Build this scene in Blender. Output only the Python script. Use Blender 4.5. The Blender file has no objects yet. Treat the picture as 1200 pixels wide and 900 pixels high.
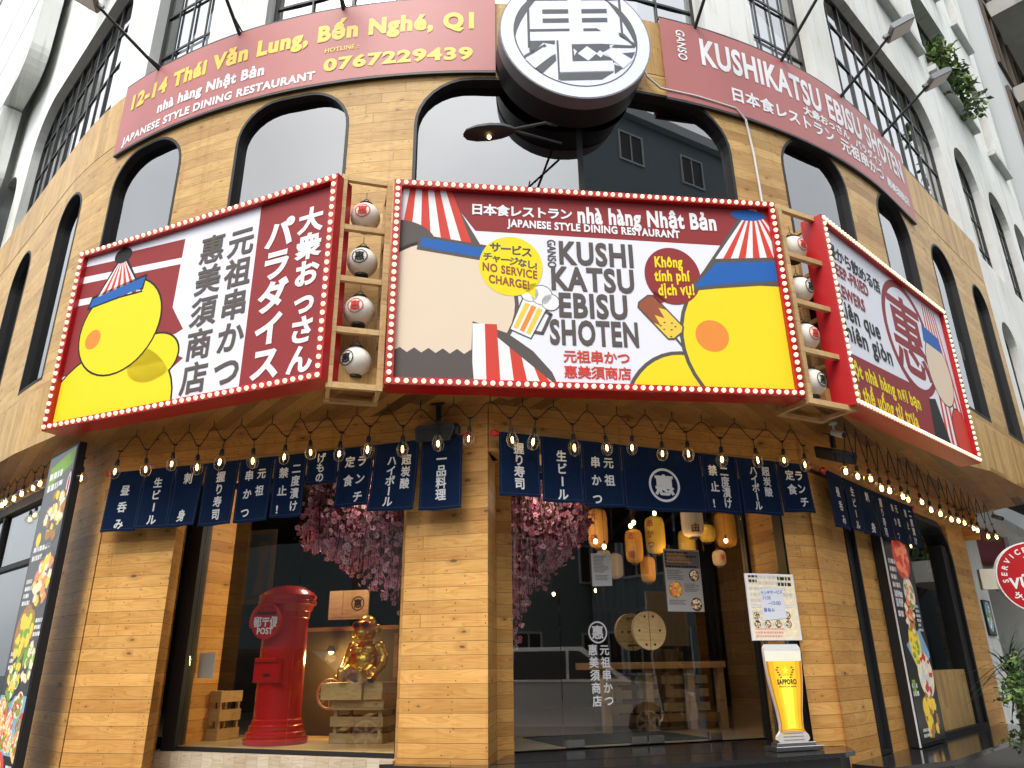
import bpy, bmesh, math, random
from mathutils import Vector, Matrix
R = math.radians
sin, cos, pi = math.sin, math.cos, math.pi
random.seed(7)
SC = bpy.context.scene
COL = SC.collection

# ------------------------------------------------------------------ camera
cam = bpy.data.cameras.new('camera')
cam.sensor_width = 36.0
cam.lens = 26.0
cam.clip_start = 0.05
cam.clip_end = 800
co = bpy.data.objects.new('camera', cam)
COL.objects.link(co)
pt, rl = R(20.8), R(-0.8)
Rv, Uv, Bv = Vector((1, 0, 0)), Vector((0, -sin(pt), cos(pt))), Vector((0, -cos(pt), -sin(pt)))
r_ = Rv * cos(rl) + Uv * sin(rl)
u_ = -Rv * sin(rl) + Uv * cos(rl)
m4 = Matrix((r_, u_, Bv)).transposed().to_4x4()
m4.translation = Vector((0, 0, 1.3))
co.matrix_world = m4
SC.camera = co

# ------------------------------------------------------------------ sky, sun, exposure
W = bpy.data.worlds.new('World')
SC.world = W
W.use_nodes = True
wn = W.node_tree.nodes
sky = wn.new('ShaderNodeTexSky')
sky.sky_type = 'NISHITA'
sky.sun_disc = False
SUN_EL, SUN_AZ = R(58), R(205)          # high, behind the camera a little to its left
sky.sun_elevation = SUN_EL
sky.sun_rotation = SUN_AZ
sky.dust_density = 6.0
sky.ozone_density = 1.0
hs = wn.new('ShaderNodeHueSaturation')
hs.inputs['Saturation'].default_value = 0.35
W.node_tree.links.new(sky.outputs[0], hs.inputs['Color'])
# thin even cloud cover over the clear sky, brightest overhead
geo = wn.new('ShaderNodeTexCoord')
sxyz = wn.new('ShaderNodeSeparateXYZ')
W.node_tree.links.new(geo.outputs['Generated'], sxyz.inputs[0])
cr = wn.new('ShaderNodeValToRGB')
cr.color_ramp.elements[0].position = .0
cr.color_ramp.elements[0].color = (.36, .385, .40, 1)
cr.color_ramp.elements[1].position = .9
cr.color_ramp.elements[1].color = (.92, .96, 1.0, 1)
W.node_tree.links.new(sxyz.outputs[2], cr.inputs[0])
cn = wn.new('ShaderNodeTexNoise')
cn.inputs['Scale'].default_value = 2.2
cn.inputs['Detail'].default_value = 4
W.node_tree.links.new(geo.outputs['Generated'], cn.inputs['Vector'])
ml = wn.new('ShaderNodeMath'); ml.operation = 'MULTIPLY_ADD'
ml.inputs[1].default_value = 11.0; ml.inputs[2].default_value = 1.0
W.node_tree.links.new(cn.outputs[0], ml.inputs[0])
vs_ = wn.new('ShaderNodeVectorMath'); vs_.operation = 'SCALE'
W.node_tree.links.new(cr.outputs[0], vs_.inputs[0])
W.node_tree.links.new(ml.outputs[0], vs_.inputs['Scale'])
mxs = wn.new('ShaderNodeMix'); mxs.data_type = 'RGBA'
mxs.inputs[0].default_value = .75
W.node_tree.links.new(hs.outputs[0], mxs.inputs[6])
W.node_tree.links.new(vs_.outputs[0], mxs.inputs[7])
W.node_tree.links.new(mxs.outputs[2], wn['Background'].inputs['Color'])
wn['Background'].inputs['Strength'].default_value = 0.15
sl = bpy.data.lights.new('sun', 'SUN')
sl.energy = 1.0
sl.angle = R(25)
sl.color = (1.0, 0.95, 0.87)
so = bpy.data.objects.new('sun', sl)
COL.objects.link(so)
sd = Vector((sin(SUN_AZ) * cos(SUN_EL), cos(SUN_AZ) * cos(SUN_EL), sin(SUN_EL)))
so.rotation_euler = sd.to_track_quat('Z', 'Y').to_euler()
so.location = (0, -10, 30)
SC.view_settings.view_transform = 'Standard'
SC.view_settings.look = 'None'
SC.view_settings.gamma = 1
SC.view_settings.use_curve_mapping = False
SC.view_settings.exposure = 1.4
SC.cycles.use_denoising = True
SC.cycles.max_bounces = 8
SC.cycles.diffuse_bounces = 4
SC.cycles.glossy_bounces = 4
SC.cycles.transparent_max_bounces = 24
SC.cycles.sample_clamp_indirect = 6
SC.cycles.caustics_reflective = False
SC.cycles.caustics_refractive = False

# ------------------------------------------------------------------ materials
M = {}
class NT:
    def __init__(s, name):
        s.m = bpy.data.materials.new(name)
        s.m.use_nodes = True
        s.n = s.m.node_tree.nodes
        s.l = s.m.node_tree.links
        s.p = s.n['Principled BSDF']
    def new(s, t, **kw):
        nd = s.n.new(t)
        for k, v in kw.items():
            if k.startswith('i_'):
                nd.inputs[int(k[2:]) if k[2:].isdigit() else k[2:]].default_value = v
            else:
                setattr(nd, k, v)
        return nd
    def link(s, a, b):
        s.l.new(a, b)
    def val(s, x, sock):
        if hasattr(x, 'is_output') or hasattr(x, 'links'):
            s.link(x, sock)
        else:
            sock.default_value = x
    def math(s, op, a, b=None, c=None):
        nd = s.n.new('ShaderNodeMath')
        nd.operation = op
        s.val(a, nd.inputs[0])
        if b is not None: s.val(b, nd.inputs[1])
        if c is not None: s.val(c, nd.inputs[2])
        return nd.outputs[0]
    def comb(s, x, y, z=0.0):
        nd = s.n.new('ShaderNodeCombineXYZ')
        for i, v in enumerate((x, y, z)): s.val(v, nd.inputs[i])
        return nd.outputs[0]
    def mix(s, f, a, b, mode='MIX'):
        nd = s.n.new('ShaderNodeMix')
        nd.data_type = 'RGBA'
        nd.blend_type = mode
        s.val(f, nd.inputs[0])
        s.val(a if hasattr(a, 'links') else (*a, 1), nd.inputs[6])
        s.val(b if hasattr(b, 'links') else (*b, 1), nd.inputs[7])
        return nd.outputs[2]
    def noise(s, vec, scale, detail=3, rough=.5):
        nd = s.n.new('ShaderNodeTexNoise')
        nd.inputs['Scale'].default_value = scale
        nd.inputs['Detail'].default_value = detail
        nd.inputs['Roughness'].default_value = rough
        if vec is not None: s.link(vec, nd.inputs['Vector'])
        return nd.outputs[0]
    def ramp(s, f, stops):
        nd = s.n.new('ShaderNodeValToRGB')
        e = nd.color_ramp.elements
        while len(e) < len(stops): e.new(.5)
        for el, (p, c) in zip(e, stops):
            el.position = p
            el.color = (*c, 1) if len(c) == 3 else c
        s.link(f, nd.inputs[0])
        return nd.outputs[0]

def mat(name, col, rough=.6, metal=0, var=.12, scale=6, bump=0, spec=.5, emit=None, es=0, coat=0, glow=0):
    t = NT(name)
    p = t.p
    p.inputs['Roughness'].default_value = rough
    p.inputs['Metallic'].default_value = metal
    p.inputs['Specular IOR Level'].default_value = spec
    p.inputs['Coat Weight'].default_value = coat
    if var:
        tc = t.new('ShaderNodeTexCoord')
        n = t.noise(tc.outputs['Object'], scale, 5, .6)
        f = t.math('MULTIPLY_ADD', n, 2 * var, 1 - var)
        mx = t.new('ShaderNodeVectorMath', operation='SCALE')
        mx.inputs[0].default_value = col
        t.link(f, mx.inputs['Scale'])
        t.link(mx.outputs[0], p.inputs['Base Color'])
        if glow:
            t.link(mx.outputs[0], p.inputs['Emission Color'])
            p.inputs['Emission Strength'].default_value = glow
            t.m.cycles.emission_sampling = 'NONE'
        if bump:
            b = t.new('ShaderNodeBump')
            b.inputs['Strength'].default_value = bump
            b.inputs['Distance'].default_value = .02
            n2 = t.noise(tc.outputs['Object'], scale * 6, 4)
            t.link(n2, b.inputs['Height'])
            t.link(b.outputs[0], p.inputs['Normal'])
    else:
        p.inputs['Base Color'].default_value = (*col, 1)
    if emit:
        p.inputs['Emission Color'].default_value = (*emit, 1)
        p.inputs['Emission Strength'].default_value = es
        t.m.cycles.emission_sampling = 'NONE' if es < 20 else 'AUTO'
    M[name] = t.m
    return t.m

def planks(name, ph, pl, light, dark, vertical=False, rough=.5, gap=.004, knots=1.0, nails=1.0, nail_pitch=.46):
    t = NT(name)
    uv = t.new('ShaderNodeUVMap')
    sp = t.new('ShaderNodeSeparateXYZ')
    t.link(uv.outputs[0], sp.inputs[0])
    u, v = (sp.outputs[1], sp.outputs[0]) if vertical else (sp.outputs[0], sp.outputs[1])
    vr = t.math('DIVIDE', v, ph)
    row = t.math('FLOOR', vr)
    fv = t.math('FRACT', vr)
    w1 = t.new('ShaderNodeTexWhiteNoise', noise_dimensions='1D')
    t.link(row, w1.inputs['W'])
    uo = t.math('MULTIPLY_ADD', w1.outputs[0], pl * 3.1, u)
    ur = t.math('DIVIDE', uo, pl)
    cl = t.math('FLOOR', ur)
    fu = t.math('FRACT', ur)
    w2 = t.new('ShaderNodeTexWhiteNoise', noise_dimensions='2D')
    t.link(t.comb(cl, row), w2.inputs['Vector'])
    idv = w2.outputs[0]
    sh = t.math('MULTIPLY', idv, 37.0)
    # cathedral grain: bands of a stretched noise
    g0 = t.noise(t.comb(t.math('MULTIPLY_ADD', u, .9, sh), t.math('MULTIPLY_ADD', v, 7.0, sh)), 1.0, 2, .5)
    bands = t.math('FRACT', t.math('MULTIPLY', g0, 15.0))
    bands = t.math('POWER', bands, 2.2)
    fine = t.noise(t.comb(t.math('MULTIPLY_ADD', u, 4.0, sh), t.math('MULTIPLY', v, 150.0)), 1.0, 3, .6)
    blot = t.noise(t.comb(t.math('ADD', u, sh), t.math('MULTIPLY', v, 2.5)), 1.6, 3, .6)
    c = t.ramp(idv, [(0, dark), (.12, tuple(a * .45 + b * .55 for a, b in zip(dark, light))), (.5, light), (.85, tuple(min(.9, x * 1.1) for x in light)), (1, tuple(a * .6 + b * .4 for a, b in zip(dark, light)))])
    c = t.mix(t.math('MULTIPLY', bands, .6), c, (.80, .58, .36), 'MULTIPLY')
    c = t.mix(.38, c, t.ramp(fine, [(.3, (.68, .6, .5)), (.7, (1, 1, 1))]), 'MULTIPLY')
    c = t.mix(.55, c, t.ramp(blot, [(.28, (.62, .5, .36)), (.6, (1, 1, 1))]), 'MULTIPLY')
    fade = t.noise(t.comb(t.math('MULTIPLY', u, .55), t.math('MULTIPLY', v, .8)) if not vertical else t.comb(t.math('MULTIPLY', u, .8), t.math('MULTIPLY', v, .55)), 1.0, 4, .6)
    c = t.mix(.5, c, t.ramp(fade, [(.32, (.78, .72, .62)), (.55, (1, 1, 1)), (.75, (1.0, .97, .90))]), 'MULTIPLY')
    ru, rv = (v, u) if vertical else (u, v)
    runs = t.noise(t.comb(t.math('MULTIPLY', ru, 9.0), t.math('MULTIPLY', rv, .35)), 1.0, 4, .65)
    c = t.mix(.4, c, t.ramp(runs, [(.30, (.70, .63, .55)), (.46, (1, 1, 1))]), 'MULTIPLY')
    # knots
    vo = t.new('ShaderNodeTexVoronoi', voronoi_dimensions='2D')
    vo.inputs['Scale'].default_value = 1.0
    wob = t.noise(t.comb(u, v), 22.0, 2)
    t.link(t.comb(t.math('MULTIPLY_ADD', wob, .10, t.math('MULTIPLY', u, 3.4)), t.math('MULTIPLY_ADD', wob, .12, t.math('MULTIPLY', v, 7.5))), vo.inputs['Vector'])
    kr = t.new('ShaderNodeSeparateXYZ')
    t.link(vo.outputs['Color'], kr.inputs[0])
    on = t.math('GREATER_THAN', kr.outputs[0], .5)
    rad = t.math('MULTIPLY_ADD', t.math('POWER', kr.outputs[1], 2.0), .095, .035)
    k = t.math('SUBTRACT', rad, vo.outputs['Distance'])
    k = t.math('MULTIPLY', k, 28.0)
    k.node.use_clamp = True
    k = t.math('MULTIPLY', t.math('MULTIPLY', k, on), .85 * knots)
    c = t.mix(k, c, (.10, .040, .014))
    halo = t.math('MULTIPLY', t.math('SUBTRACT', t.math('MULTIPLY', rad, 3.0), vo.outputs['Distance']), 7.0)
    halo.node.use_clamp = True
    c = t.mix(t.math('MULTIPLY', t.math('MULTIPLY', halo, on), .35 * knots), c, (.36, .17, .055))
    # nails
    if nails:
        nu = t.math('MULTIPLY', t.math('SUBTRACT', t.math('FRACT', t.math('MULTIPLY_ADD', w1.outputs[0], .55, t.math('DIVIDE', u, nail_pitch))), .5), nail_pitch)
        nv = t.math('MULTIPLY', t.math('SUBTRACT', t.math('ABSOLUTE', t.math('SUBTRACT', fv, .5)), .27), ph)
        d = t.math('SQRT', t.math('ADD', t.math('MULTIPLY', nu, nu), t.math('MULTIPLY', nv, nv)))
        w3 = t.new('ShaderNodeTexWhiteNoise', noise_dimensions='2D')
        t.link(t.comb(t.math('FLOOR', t.math('MULTIPLY_ADD', w1.outputs[0], .55, t.math('DIVIDE', u, nail_pitch))), t.math('FLOOR', t.math('MULTIPLY', vr, 2.0))), w3.inputs['Vector'])
        c = t.mix(t.math('MULTIPLY', t.math('MULTIPLY', t.math('LESS_THAN', d, .0055), t.math('GREATER_THAN', w3.outputs[0], .45)), .85 * nails), c, (.035, .022, .012))
    # gaps
    ev = t.math('MULTIPLY', t.math('SUBTRACT', .5, t.math('ABSOLUTE', t.math('SUBTRACT', fv, .5))), ph)
    eu = t.math('MULTIPLY', t.math('SUBTRACT', .5, t.math('ABSOLUTE', t.math('SUBTRACT', fu, .5))), pl)
    e = t.math('MINIMUM', ev, eu)
    gm = t.math('SUBTRACT', 1.0, t.math('DIVIDE', e, gap))
    gm.node.use_clamp = True
    c = t.mix(t.math('MULTIPLY', gm, t.math('MULTIPLY_ADD', w1.outputs[0], .5, .4)), c, (.05, .028, .012))
    t.link(c, t.p.inputs['Base Color'])
    t.p.inputs['Roughness'].default_value = rough
    t.p.inputs['Specular IOR Level'].default_value = .3
    b = t.new('ShaderNodeBump')
    b.inputs['Strength'].default_value = .35
    b.inputs['Distance'].default_value = .004
    h = t.math('SUBTRACT', t.math('MULTIPLY_ADD', idv, .5, t.math('MULTIPLY', fine, .3)), t.math('MULTIPLY', gm, 1.5))
    t.link(h, b.inputs['Height'])
    t.link(b.outputs[0], t.p.inputs['Normal'])
    M[name] = t.m
    return t.m

def glass(name, r0, tint, rough=0.0):
    t = NT(name)
    t.n.remove(t.p)
    lw = t.new('ShaderNodeLayerWeight')
    lw.inputs['Blend'].default_value = .5
    f = t.math('MULTIPLY_ADD', t.math('POWER', lw.outputs['Facing'], 5.0), 1 - r0, r0)
    tr = t.new('ShaderNodeBsdfTransparent')
    tr.inputs[0].default_value = (*tint, 1)
    gl = t.new('ShaderNodeBsdfGlossy')
    gl.inputs['Roughness'].default_value = rough
    ms = t.new('ShaderNodeMixShader')
    t.link(f, ms.inputs[0]); t.link(tr.outputs[0], ms.inputs[1]); t.link(gl.outputs[0], ms.inputs[2])
    t.link(ms.outputs[0], t.n['Material Output'].inputs[0])
    M[name] = t.m

def stained(name, col, rough=.85):
    t = NT(name)
    tc = t.new('ShaderNodeTexCoord')
    sp = t.new('ShaderNodeSeparateXYZ')
    t.link(tc.outputs['Object'], sp.inputs[0])
    h = t.math('MULTIPLY_ADD', sp.outputs[0], 1.0, t.math('MULTIPLY', sp.outputs[1], .8))
    run = t.noise(t.comb(t.math('MULTIPLY', h, 5.0), t.math('MULTIPLY', sp.outputs[2], .30)), 1.0, 5, .7)
    cl = t.noise(tc.outputs['Object'], .6, 5, .6)
    pt_ = t.noise(tc.outputs['Object'], 2.6, 3, .5)
    c = t.mix(1.0, col, t.ramp(run, [(.30, (.66, .66, .62)), (.47, (1, 1, 1))]), 'MULTIPLY')
    c = t.mix(.8, c, t.ramp(cl, [(.30, (.80, .80, .77)), (.55, (1, 1, 1))]), 'MULTIPLY')
    c = t.mix(.5, c, t.ramp(pt_, [(.38, (.90, .90, .87)), (.42, (1, 1, 1))]), 'MULTIPLY')
    t.link(c, t.p.inputs['Base Color'])
    t.p.inputs['Roughness'].default_value = rough
    b = t.new('ShaderNodeBump'); b.inputs['Strength'].default_value = .25; b.inputs['Distance'].default_value = .01
    t.link(t.noise(tc.outputs['Object'], 24, 4), b.inputs['Height']); t.link(b.outputs[0], t.p.inputs['Normal'])
    M[name] = t.m
stained('white_render', (.78, .78, .75)); stained('white_render_side', (.74, .75, .73)); stained('grey_render', (.54, .55, .54))
planks('pine', .106, 7.0, (.79, .455, .145), (.58, .30, .085), nail_pitch=.36, knots=1.15)
planks('pine_band', .125, 3.4, (.66, .45, .175), (.50, .315, .11), nail_pitch=.6)
planks('pine_vertical', .125, 3.2, (.66, .45, .175), (.48, .30, .105), vertical=True, nails=0, knots=.5, gap=.003)
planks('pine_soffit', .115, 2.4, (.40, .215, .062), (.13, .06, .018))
planks('pine_dark', .10, 1.6, (.30, .17, .065), (.14, .075, .03))
planks('crate_wood', .30, 1.2, (.66, .50, .28), (.46, .32, .16), nails=0)
planks('frame_wood', .30, 3.0, (.66, .47, .23), (.52, .34, .15), nails=0, knots=.4)
planks('marble_tile', .62, .12, (.62, .55, .44), (.58, .50, .39), nails=0, knots=0, gap=.002)
mat('black_frame', (.006, .006, .007), .6, var=.3, scale=20)
mat('black_metal', (.015, .015, .016), .5, var=.2)
mat('dark_render', (.13, .165, .18), .8, var=.15, scale=.4)
mat('pale_render', (.42, .44, .45), .8, var=.1, scale=.4)
mat('asphalt', (.05, .05, .052), .9, var=.3, scale=3, bump=.3)
mat('paving', (.26, .25, .235), .85, var=.2, scale=4, bump=.2)
mat('granite', (.020, .019, .020), .12, var=.4, scale=60, spec=.6)
mat('granite_face', (.022, .024, .027), .3, var=.4, scale=50)
mat('sign_white', (.78, .78, .86), .62, var=.03, scale=2, spec=.22)
mat('logo_white', (.74, .76, .90), .4, var=.03, scale=2)
mat('burgundy', (.275, .035, .038), .62, var=.06, scale=3, spec=.22)
mat('banner_red', (.42, .13, .12), .5, var=.10, scale=2)
mat('sign_red', (.44, .008, .012), .35, var=.12, scale=5)
mat('print_red', (.62, .06, .04), .62, var=.04, spec=.22)
mat('print_yellow', (.86, .68, .02), .62, var=.03, spec=.22)
mat('banner_yellow', (.84, .56, .06), .5, var=.04)
mat('print_orange', (.80, .27, .05), .62, var=.03, spec=.22)
mat('print_blue', (.02, .12, .42), .62, var=.03, spec=.22)
mat('print_beige', (.76, .62, .47), .62, var=.02, spec=.22)
mat('print_grey', (.105, .088, .082), .62, var=.05, spec=.22)
mat('emblem_grey', (.075, .08, .09), .6, var=.05)
mat('rim_grey', (.20, .21, .225), .5, var=.05)
mat('print_lightgrey', (.30, .30, .32), .62, var=.05, spec=.22)
mat('print_black', (.02, .02, .02), .62, var=.05, spec=.22)
mat('print_pink', (.75, .37, .33), .62, var=.03, spec=.22)
mat('print_brown', (.30, .09, .045), .62, var=.1, spec=.22)
mat('paint_white', (.82, .82, .84), .62, var=.03, spec=.22)
mat('letter_white', (.80, .80, .80), .6, var=.05)
mat('letter_dim', (.62, .62, .62), .7, var=.05)
mat('navy_cloth', (.004, .013, .042), .92, var=.22, scale=30, bump=.3, spec=.1)
mat('navy_hem', (.012, .030, .075), .95, var=.2, scale=40)
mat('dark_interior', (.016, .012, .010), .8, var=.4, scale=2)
mat('brown_interior', (.06, .038, .02), .7, var=.4, scale=2)
mat('tile_floor', (.30, .27, .22), .35, var=.25, scale=5)
mat('mat_blue', (.02, .035, .05), .9, var=.3, scale=20)
mat('steel', (.55, .55, .55), .25, 1, var=.05)
mat('post_red', (.56, .010, .010), .25, var=.10, scale=4, coat=.3)
mat('post_dark', (.10, .006, .006), .4, var=.1)
mat('gold', (.74, .44, .09), .34, 1, var=.12, scale=10)
mat('paper', (.80, .80, .80), .7, var=.04)
mat('paper_lantern', (.80, .76, .67), .7, var=.04, scale=8)
mat('amber_paper', (.50, .24, .04), .7, var=.15, scale=6, emit=(1.0, .42, .06), es=.03)
mat('yellow_paper', (.50, .34, .05), .7, var=.15, scale=6, emit=(1.0, .62, .10), es=.03)
mat('dim_paper', (.46, .36, .25), .7, var=.1, emit=(1.0, .7, .45), es=.05)
mat('bulb_glow', (1, .8, .5), .3, var=0, emit=(1.0, .62, .22), es=9.0)
mat('marquee_bulb', (.88, .78, .62), .25, var=0, emit=(1.0, .80, .50), es=.35)
mat('cage_wire', (.20, .18, .15), .4, .6, var=.1)
mat('rubber', (.012, .012, .012), .7, var=.2)
mat('petal', (.90, .40, .58), .7, var=.35, scale=14)
mat('petal_pale', (.95, .64, .76), .7, var=.25, scale=14)
mat('petal_eye', (.28, .04, .08), .7, var=.2)
mat('bark', (.10, .065, .045), .9, var=.3, scale=20, bump=.5)
mat('leaf_dark', (.025, .065, .018), .6, var=.35, scale=8)
mat('leaf_mid', (.06, .125, .022), .6, var=.35, scale=8)
mat('leaf_pale', (.13, .20, .035), .6, var=.35, scale=8)
mat('blade', (.045, .085, .05), .5, var=.3, scale=8)
mat('soil', (.05, .035, .025), .9, var=.3)
mat('concrete', (.36, .35, .32), .9, var=.2, scale=2, bump=.3)
mat('car_silver', (.80, .81, .82), .25, .3, var=.02, coat=.6)
mat('car_dark', (.03, .032, .036), .25, .2, var=.02, coat=.6)
mat('lamp_grey', (.23, .24, .25), .4, .3, var=.08)
mat('lamp_lens', (.90, .92, .90), .15, var=.02)
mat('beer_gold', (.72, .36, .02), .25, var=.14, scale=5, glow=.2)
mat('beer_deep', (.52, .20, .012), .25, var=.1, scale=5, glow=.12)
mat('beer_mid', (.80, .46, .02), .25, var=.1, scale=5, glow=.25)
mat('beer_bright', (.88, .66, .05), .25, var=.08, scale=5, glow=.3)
mat('foam', (.80, .76, .64), .5, var=.07, scale=9, glow=.1)
mat('glass_edge', (.66, .62, .56), .2, var=.1, scale=8)
mat('food_green', (.16, .30, .03), .5, var=.4, scale=25, glow=.13)
mat('food_yellow', (.74, .50, .05), .5, var=.35, scale=25, glow=.13)
mat('food_salmon', (.74, .20, .09), .4, var=.35, scale=25, glow=.13)
mat('food_brown', (.34, .16, .05), .5, var=.5, scale=30, glow=.13)
mat('food_red', (.48, .04, .03), .4, var=.45, scale=25, glow=.13)
mat('food_cream', (.70, .60, .42), .5, var=.35, scale=25, glow=.13)
mat('plate_dark', (.03, .028, .03), .3, var=.2)
mat('plate_blue', (.18, .32, .46), .4, var=.3, scale=12, glow=.13)
mat('shutter', (.075, .078, .078), .6, var=.15)
mat('awning_red', (.22, .03, .04), .8, var=.2)
mat('cream_panel', (.62, .58, .46), .7, var=.1)
mat('cable_white', (.66, .66, .64), .5, var=.05)
mat('blue_tub', (.02, .03, .16), .4, var=.1)
glass('window_glass', .29, (.45, .50, .52))
glass('shop_glass', .13, (.93, .95, .93))
glass('grid_glass', .55, (.35, .38, .40), .02)
glass('bulb_glass', .05, (.93, .90, .82))

# ------------------------------------------------------------------ mesh builder
WL = {}
class MB:
    def __init__(s, f=None):
        s.v, s.f, s.m, s.uv, s.sm, s.mats = [], [], [], [], [], []
        s.fr = f
        s.cur = 0
    def use(s, name):
        if name not in s.mats: s.mats.append(name)
        s.cur = s.mats.index(name)
        return s
    def add(s, pts, faces, smooth=False, uvs=None, f='self'):
        """pts in local (u, v, w); mapped through the frame; uv in metres, boxed by the local normal"""
        fr = s.fr if f == 'self' else f
        b = len(s.v)
        for p in pts: s.v.append(tuple(fr(*p)) if fr else tuple(p))
        for fc in faces:
            s.f.append([b + i for i in fc])
            s.m.append(s.cur)
            s.sm.append(smooth)
            if uvs: s.uv.append([uvs[i] for i in fc]); continue
            a, c, d = Vector(pts[fc[0]]), Vector(pts[fc[1]]), Vector(pts[fc[2]])
            n = (c - a).cross(d - a)
            n = (abs(n.x), abs(n.y), abs(n.z))
            if n[2] >= n[0] and n[2] >= n[1]: s.uv.append([(pts[i][0], pts[i][1]) for i in fc])
            elif n[0] >= n[1]: s.uv.append([(pts[i][2], pts[i][1]) for i in fc])
            else: s.uv.append([(pts[i][0], pts[i][2]) for i in fc])
        return s
    def box(s, u0, u1, v0, v1, w0, w1, f='self', bev=0):
        if bev:
            b = bev
            P, F = [], []
            for (w, i) in ((w0, b), (w0 + b, 0), (w1 - b, 0), (w1, b)):
                P += [(u0 + i, v0 + i, w), (u1 - i, v0 + i, w), (u1 - i, v1 - i, w), (u0 + i, v1 - i, w)]
            F = [(3, 2, 1, 0), (12, 13, 14, 15)]
            for k in range(3):
                for j in range(4):
                    F.append((k * 4 + j, k * 4 + (j + 1) % 4, k * 4 + 4 + (j + 1) % 4, k * 4 + 4 + j))
            return s.add(P, F, f=f)
        P = [(u0, v0, w0), (u1, v0, w0), (u1, v1, w0), (u0, v1, w0), (u0, v0, w1), (u1, v0, w1), (u1, v1, w1), (u0, v1, w1)]
        return s.add(P, [(3, 2, 1, 0), (4, 5, 6, 7), (0, 1, 5, 4), (1, 2, 6, 5), (2, 3, 7, 6), (3, 0, 4, 7)], f=f)
    def poly(s, pts, w, f='self'):
        return s.add([(a, b, w) for a, b in pts], [list(range(len(pts)))], f=f)
    def prism(s, pts, w0, w1, f='self', smooth=False):
        n = len(pts)
        P = [(a, b, w0) for a, b in pts] + [(a, b, w1) for a, b in pts]
        F = [list(range(n))[::-1], list(range(n, 2 * n))]
        s.add(P, F, f=f)
        s.add(P, [(i, (i + 1) % n, n + (i + 1) % n, n + i) for i in range(n)], smooth=smooth, f=f)
        return s
    def plan(s, pts, z0, z1):
        """vertical prism over a plan polygon; side uv run along the outline"""
        n = len(pts)
        s.add([(x, y, z1) for x, y in pts], [list(range(n))], f=None)
        s.add([(x, y, z0) for x, y in pts], [list(range(n))[::-1]], f=None)
        d = 0
        for i in range(n):
            a, b = pts[i], pts[(i + 1) % n]
            L = math.hypot(b[0] - a[0], b[1] - a[1])
            s.add([(a[0], a[1], z0), (b[0], b[1], z0), (b[0], b[1], z1), (a[0], a[1], z1)], [(0, 1, 2, 3)],
                  uvs=[(d, z0), (d + L, z0), (d + L, z1), (d, z1)], f=None)
            d += L + .37
        return s
    def tube(s, pts, r, n=8, f='self', cap=True):
        fr = s.fr if f == 'self' else f
        pts = [Vector(fr(*p)) if fr else Vector(p) for p in pts]
        rs = r if isinstance(r, (list, tuple)) else [r] * len(pts)
        P = []
        t0 = (pts[1] - pts[0]).normalized()
        up = Vector((0, 0, 1)) if abs(t0.z) < .9 else Vector((1, 0, 0))
        x = t0.cross(up).normalized()
        for i, p in enumerate(pts):
            t = (pts[min(i + 1, len(pts) - 1)] - pts[max(i - 1, 0)]).normalized()
            x = (x - t * x.dot(t)).normalized()
            y = t.cross(x)
            for k in range(n):
                a = 2 * pi * k / n
                P.append(tuple(p + (x * cos(a) + y * sin(a)) * rs[i]))
        F = [(i * n + k, i * n + (k + 1) % n, (i + 1) * n + (k + 1) % n, (i + 1) * n + k) for i in range(len(pts) - 1) for k in range(n)]
        s.add(P, F, True, f=None)
        if cap:
            s.add(P, [tuple(range(n))[::-1], tuple(range(len(P) - n, len(P)))], f=None)
        return s
    def lathe(s, prof, n=24, c=(0, 0, 0), axis='z', smooth=True, f='self'):
        """prof: (radius, height)"""
        P = []
        for r, h in prof:
            for k in range(n):
                a = 2 * pi * k / n
                if axis == 'z': P.append((c[0] + r * cos(a), c[1] + r * sin(a), c[2] + h))
                else: P.append((c[0] + r * cos(a), c[1] + r * sin(a), c[2] + h))
        m = len(prof)
        F = [(i * n + k, i * n + (k + 1) % n, (i + 1) * n + (k + 1) % n, (i + 1) * n + k) for i in range(m - 1) for k in range(n)]
        s.add(P, F, smooth, f=f)
        s.add(P, [tuple(range(n))[::-1], tuple(range((m - 1) * n, m * n))], f=f)
        return s
    def ball(s, c, r, n=12, m=8, f='self'):
        rx, ry, rz = r if isinstance(r, tuple) else (r, r, r)
        P = [(c[0] + rx * sin(pi * i / m) * cos(2 * pi * k / n), c[1] + ry * sin(pi * i / m) * sin(2 * pi * k / n), c[2] + rz * cos(pi * i / m)) for i in range(m + 1) for k in range(n)]
        F = [(i * n + k, i * n + (k + 1) % n, (i + 1) * n + (k + 1) % n, (i + 1) * n + k) for i in range(m) for k in range(n)]
        return s.add(P, F, True, f=f)
    def build(s, name, parent=None, mat_=None, fix=True):
        me = bpy.data.meshes.new(name)
        o0 = WL.get(parent.name, Vector((0, 0, 0))) if parent else Vector((0, 0, 0))
        me.from_pydata([(x - o0.x, y - o0.y, z - o0.z) for x, y, z in s.v], [], s.f)
        for nm in ([mat_] if mat_ else s.mats): me.materials.append(M[nm])
        if not mat_: me.polygons.foreach_set('material_index', s.m)
        me.polygons.foreach_set('use_smooth', s.sm)
        uvl = me.uv_layers.new(name='UVMap')
        flat = [c for f_ in s.uv for p in f_ for c in p]
        if len(flat) == 2 * len(uvl.data): uvl.data.foreach_set('uv', flat)
        if fix:
            bm = bmesh.new()
            bm.from_mesh(me)
            bmesh.ops.remove_doubles(bm, verts=bm.verts, dist=1e-5)
            bmesh.ops.recalc_face_normals(bm, faces=bm.faces)
            for e in bm.edges:
                if len(e.link_faces) == 2 and e.calc_face_angle(0) > .65: e.smooth = False
            bm.to_mesh(me)
            bm.free()
        me.validate()
        me.update()
        o = bpy.data.objects.new(name, me)
        COL.objects.link(o)
        if parent:
            o.parent = parent
            WL[o.name] = o0
        return o

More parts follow.
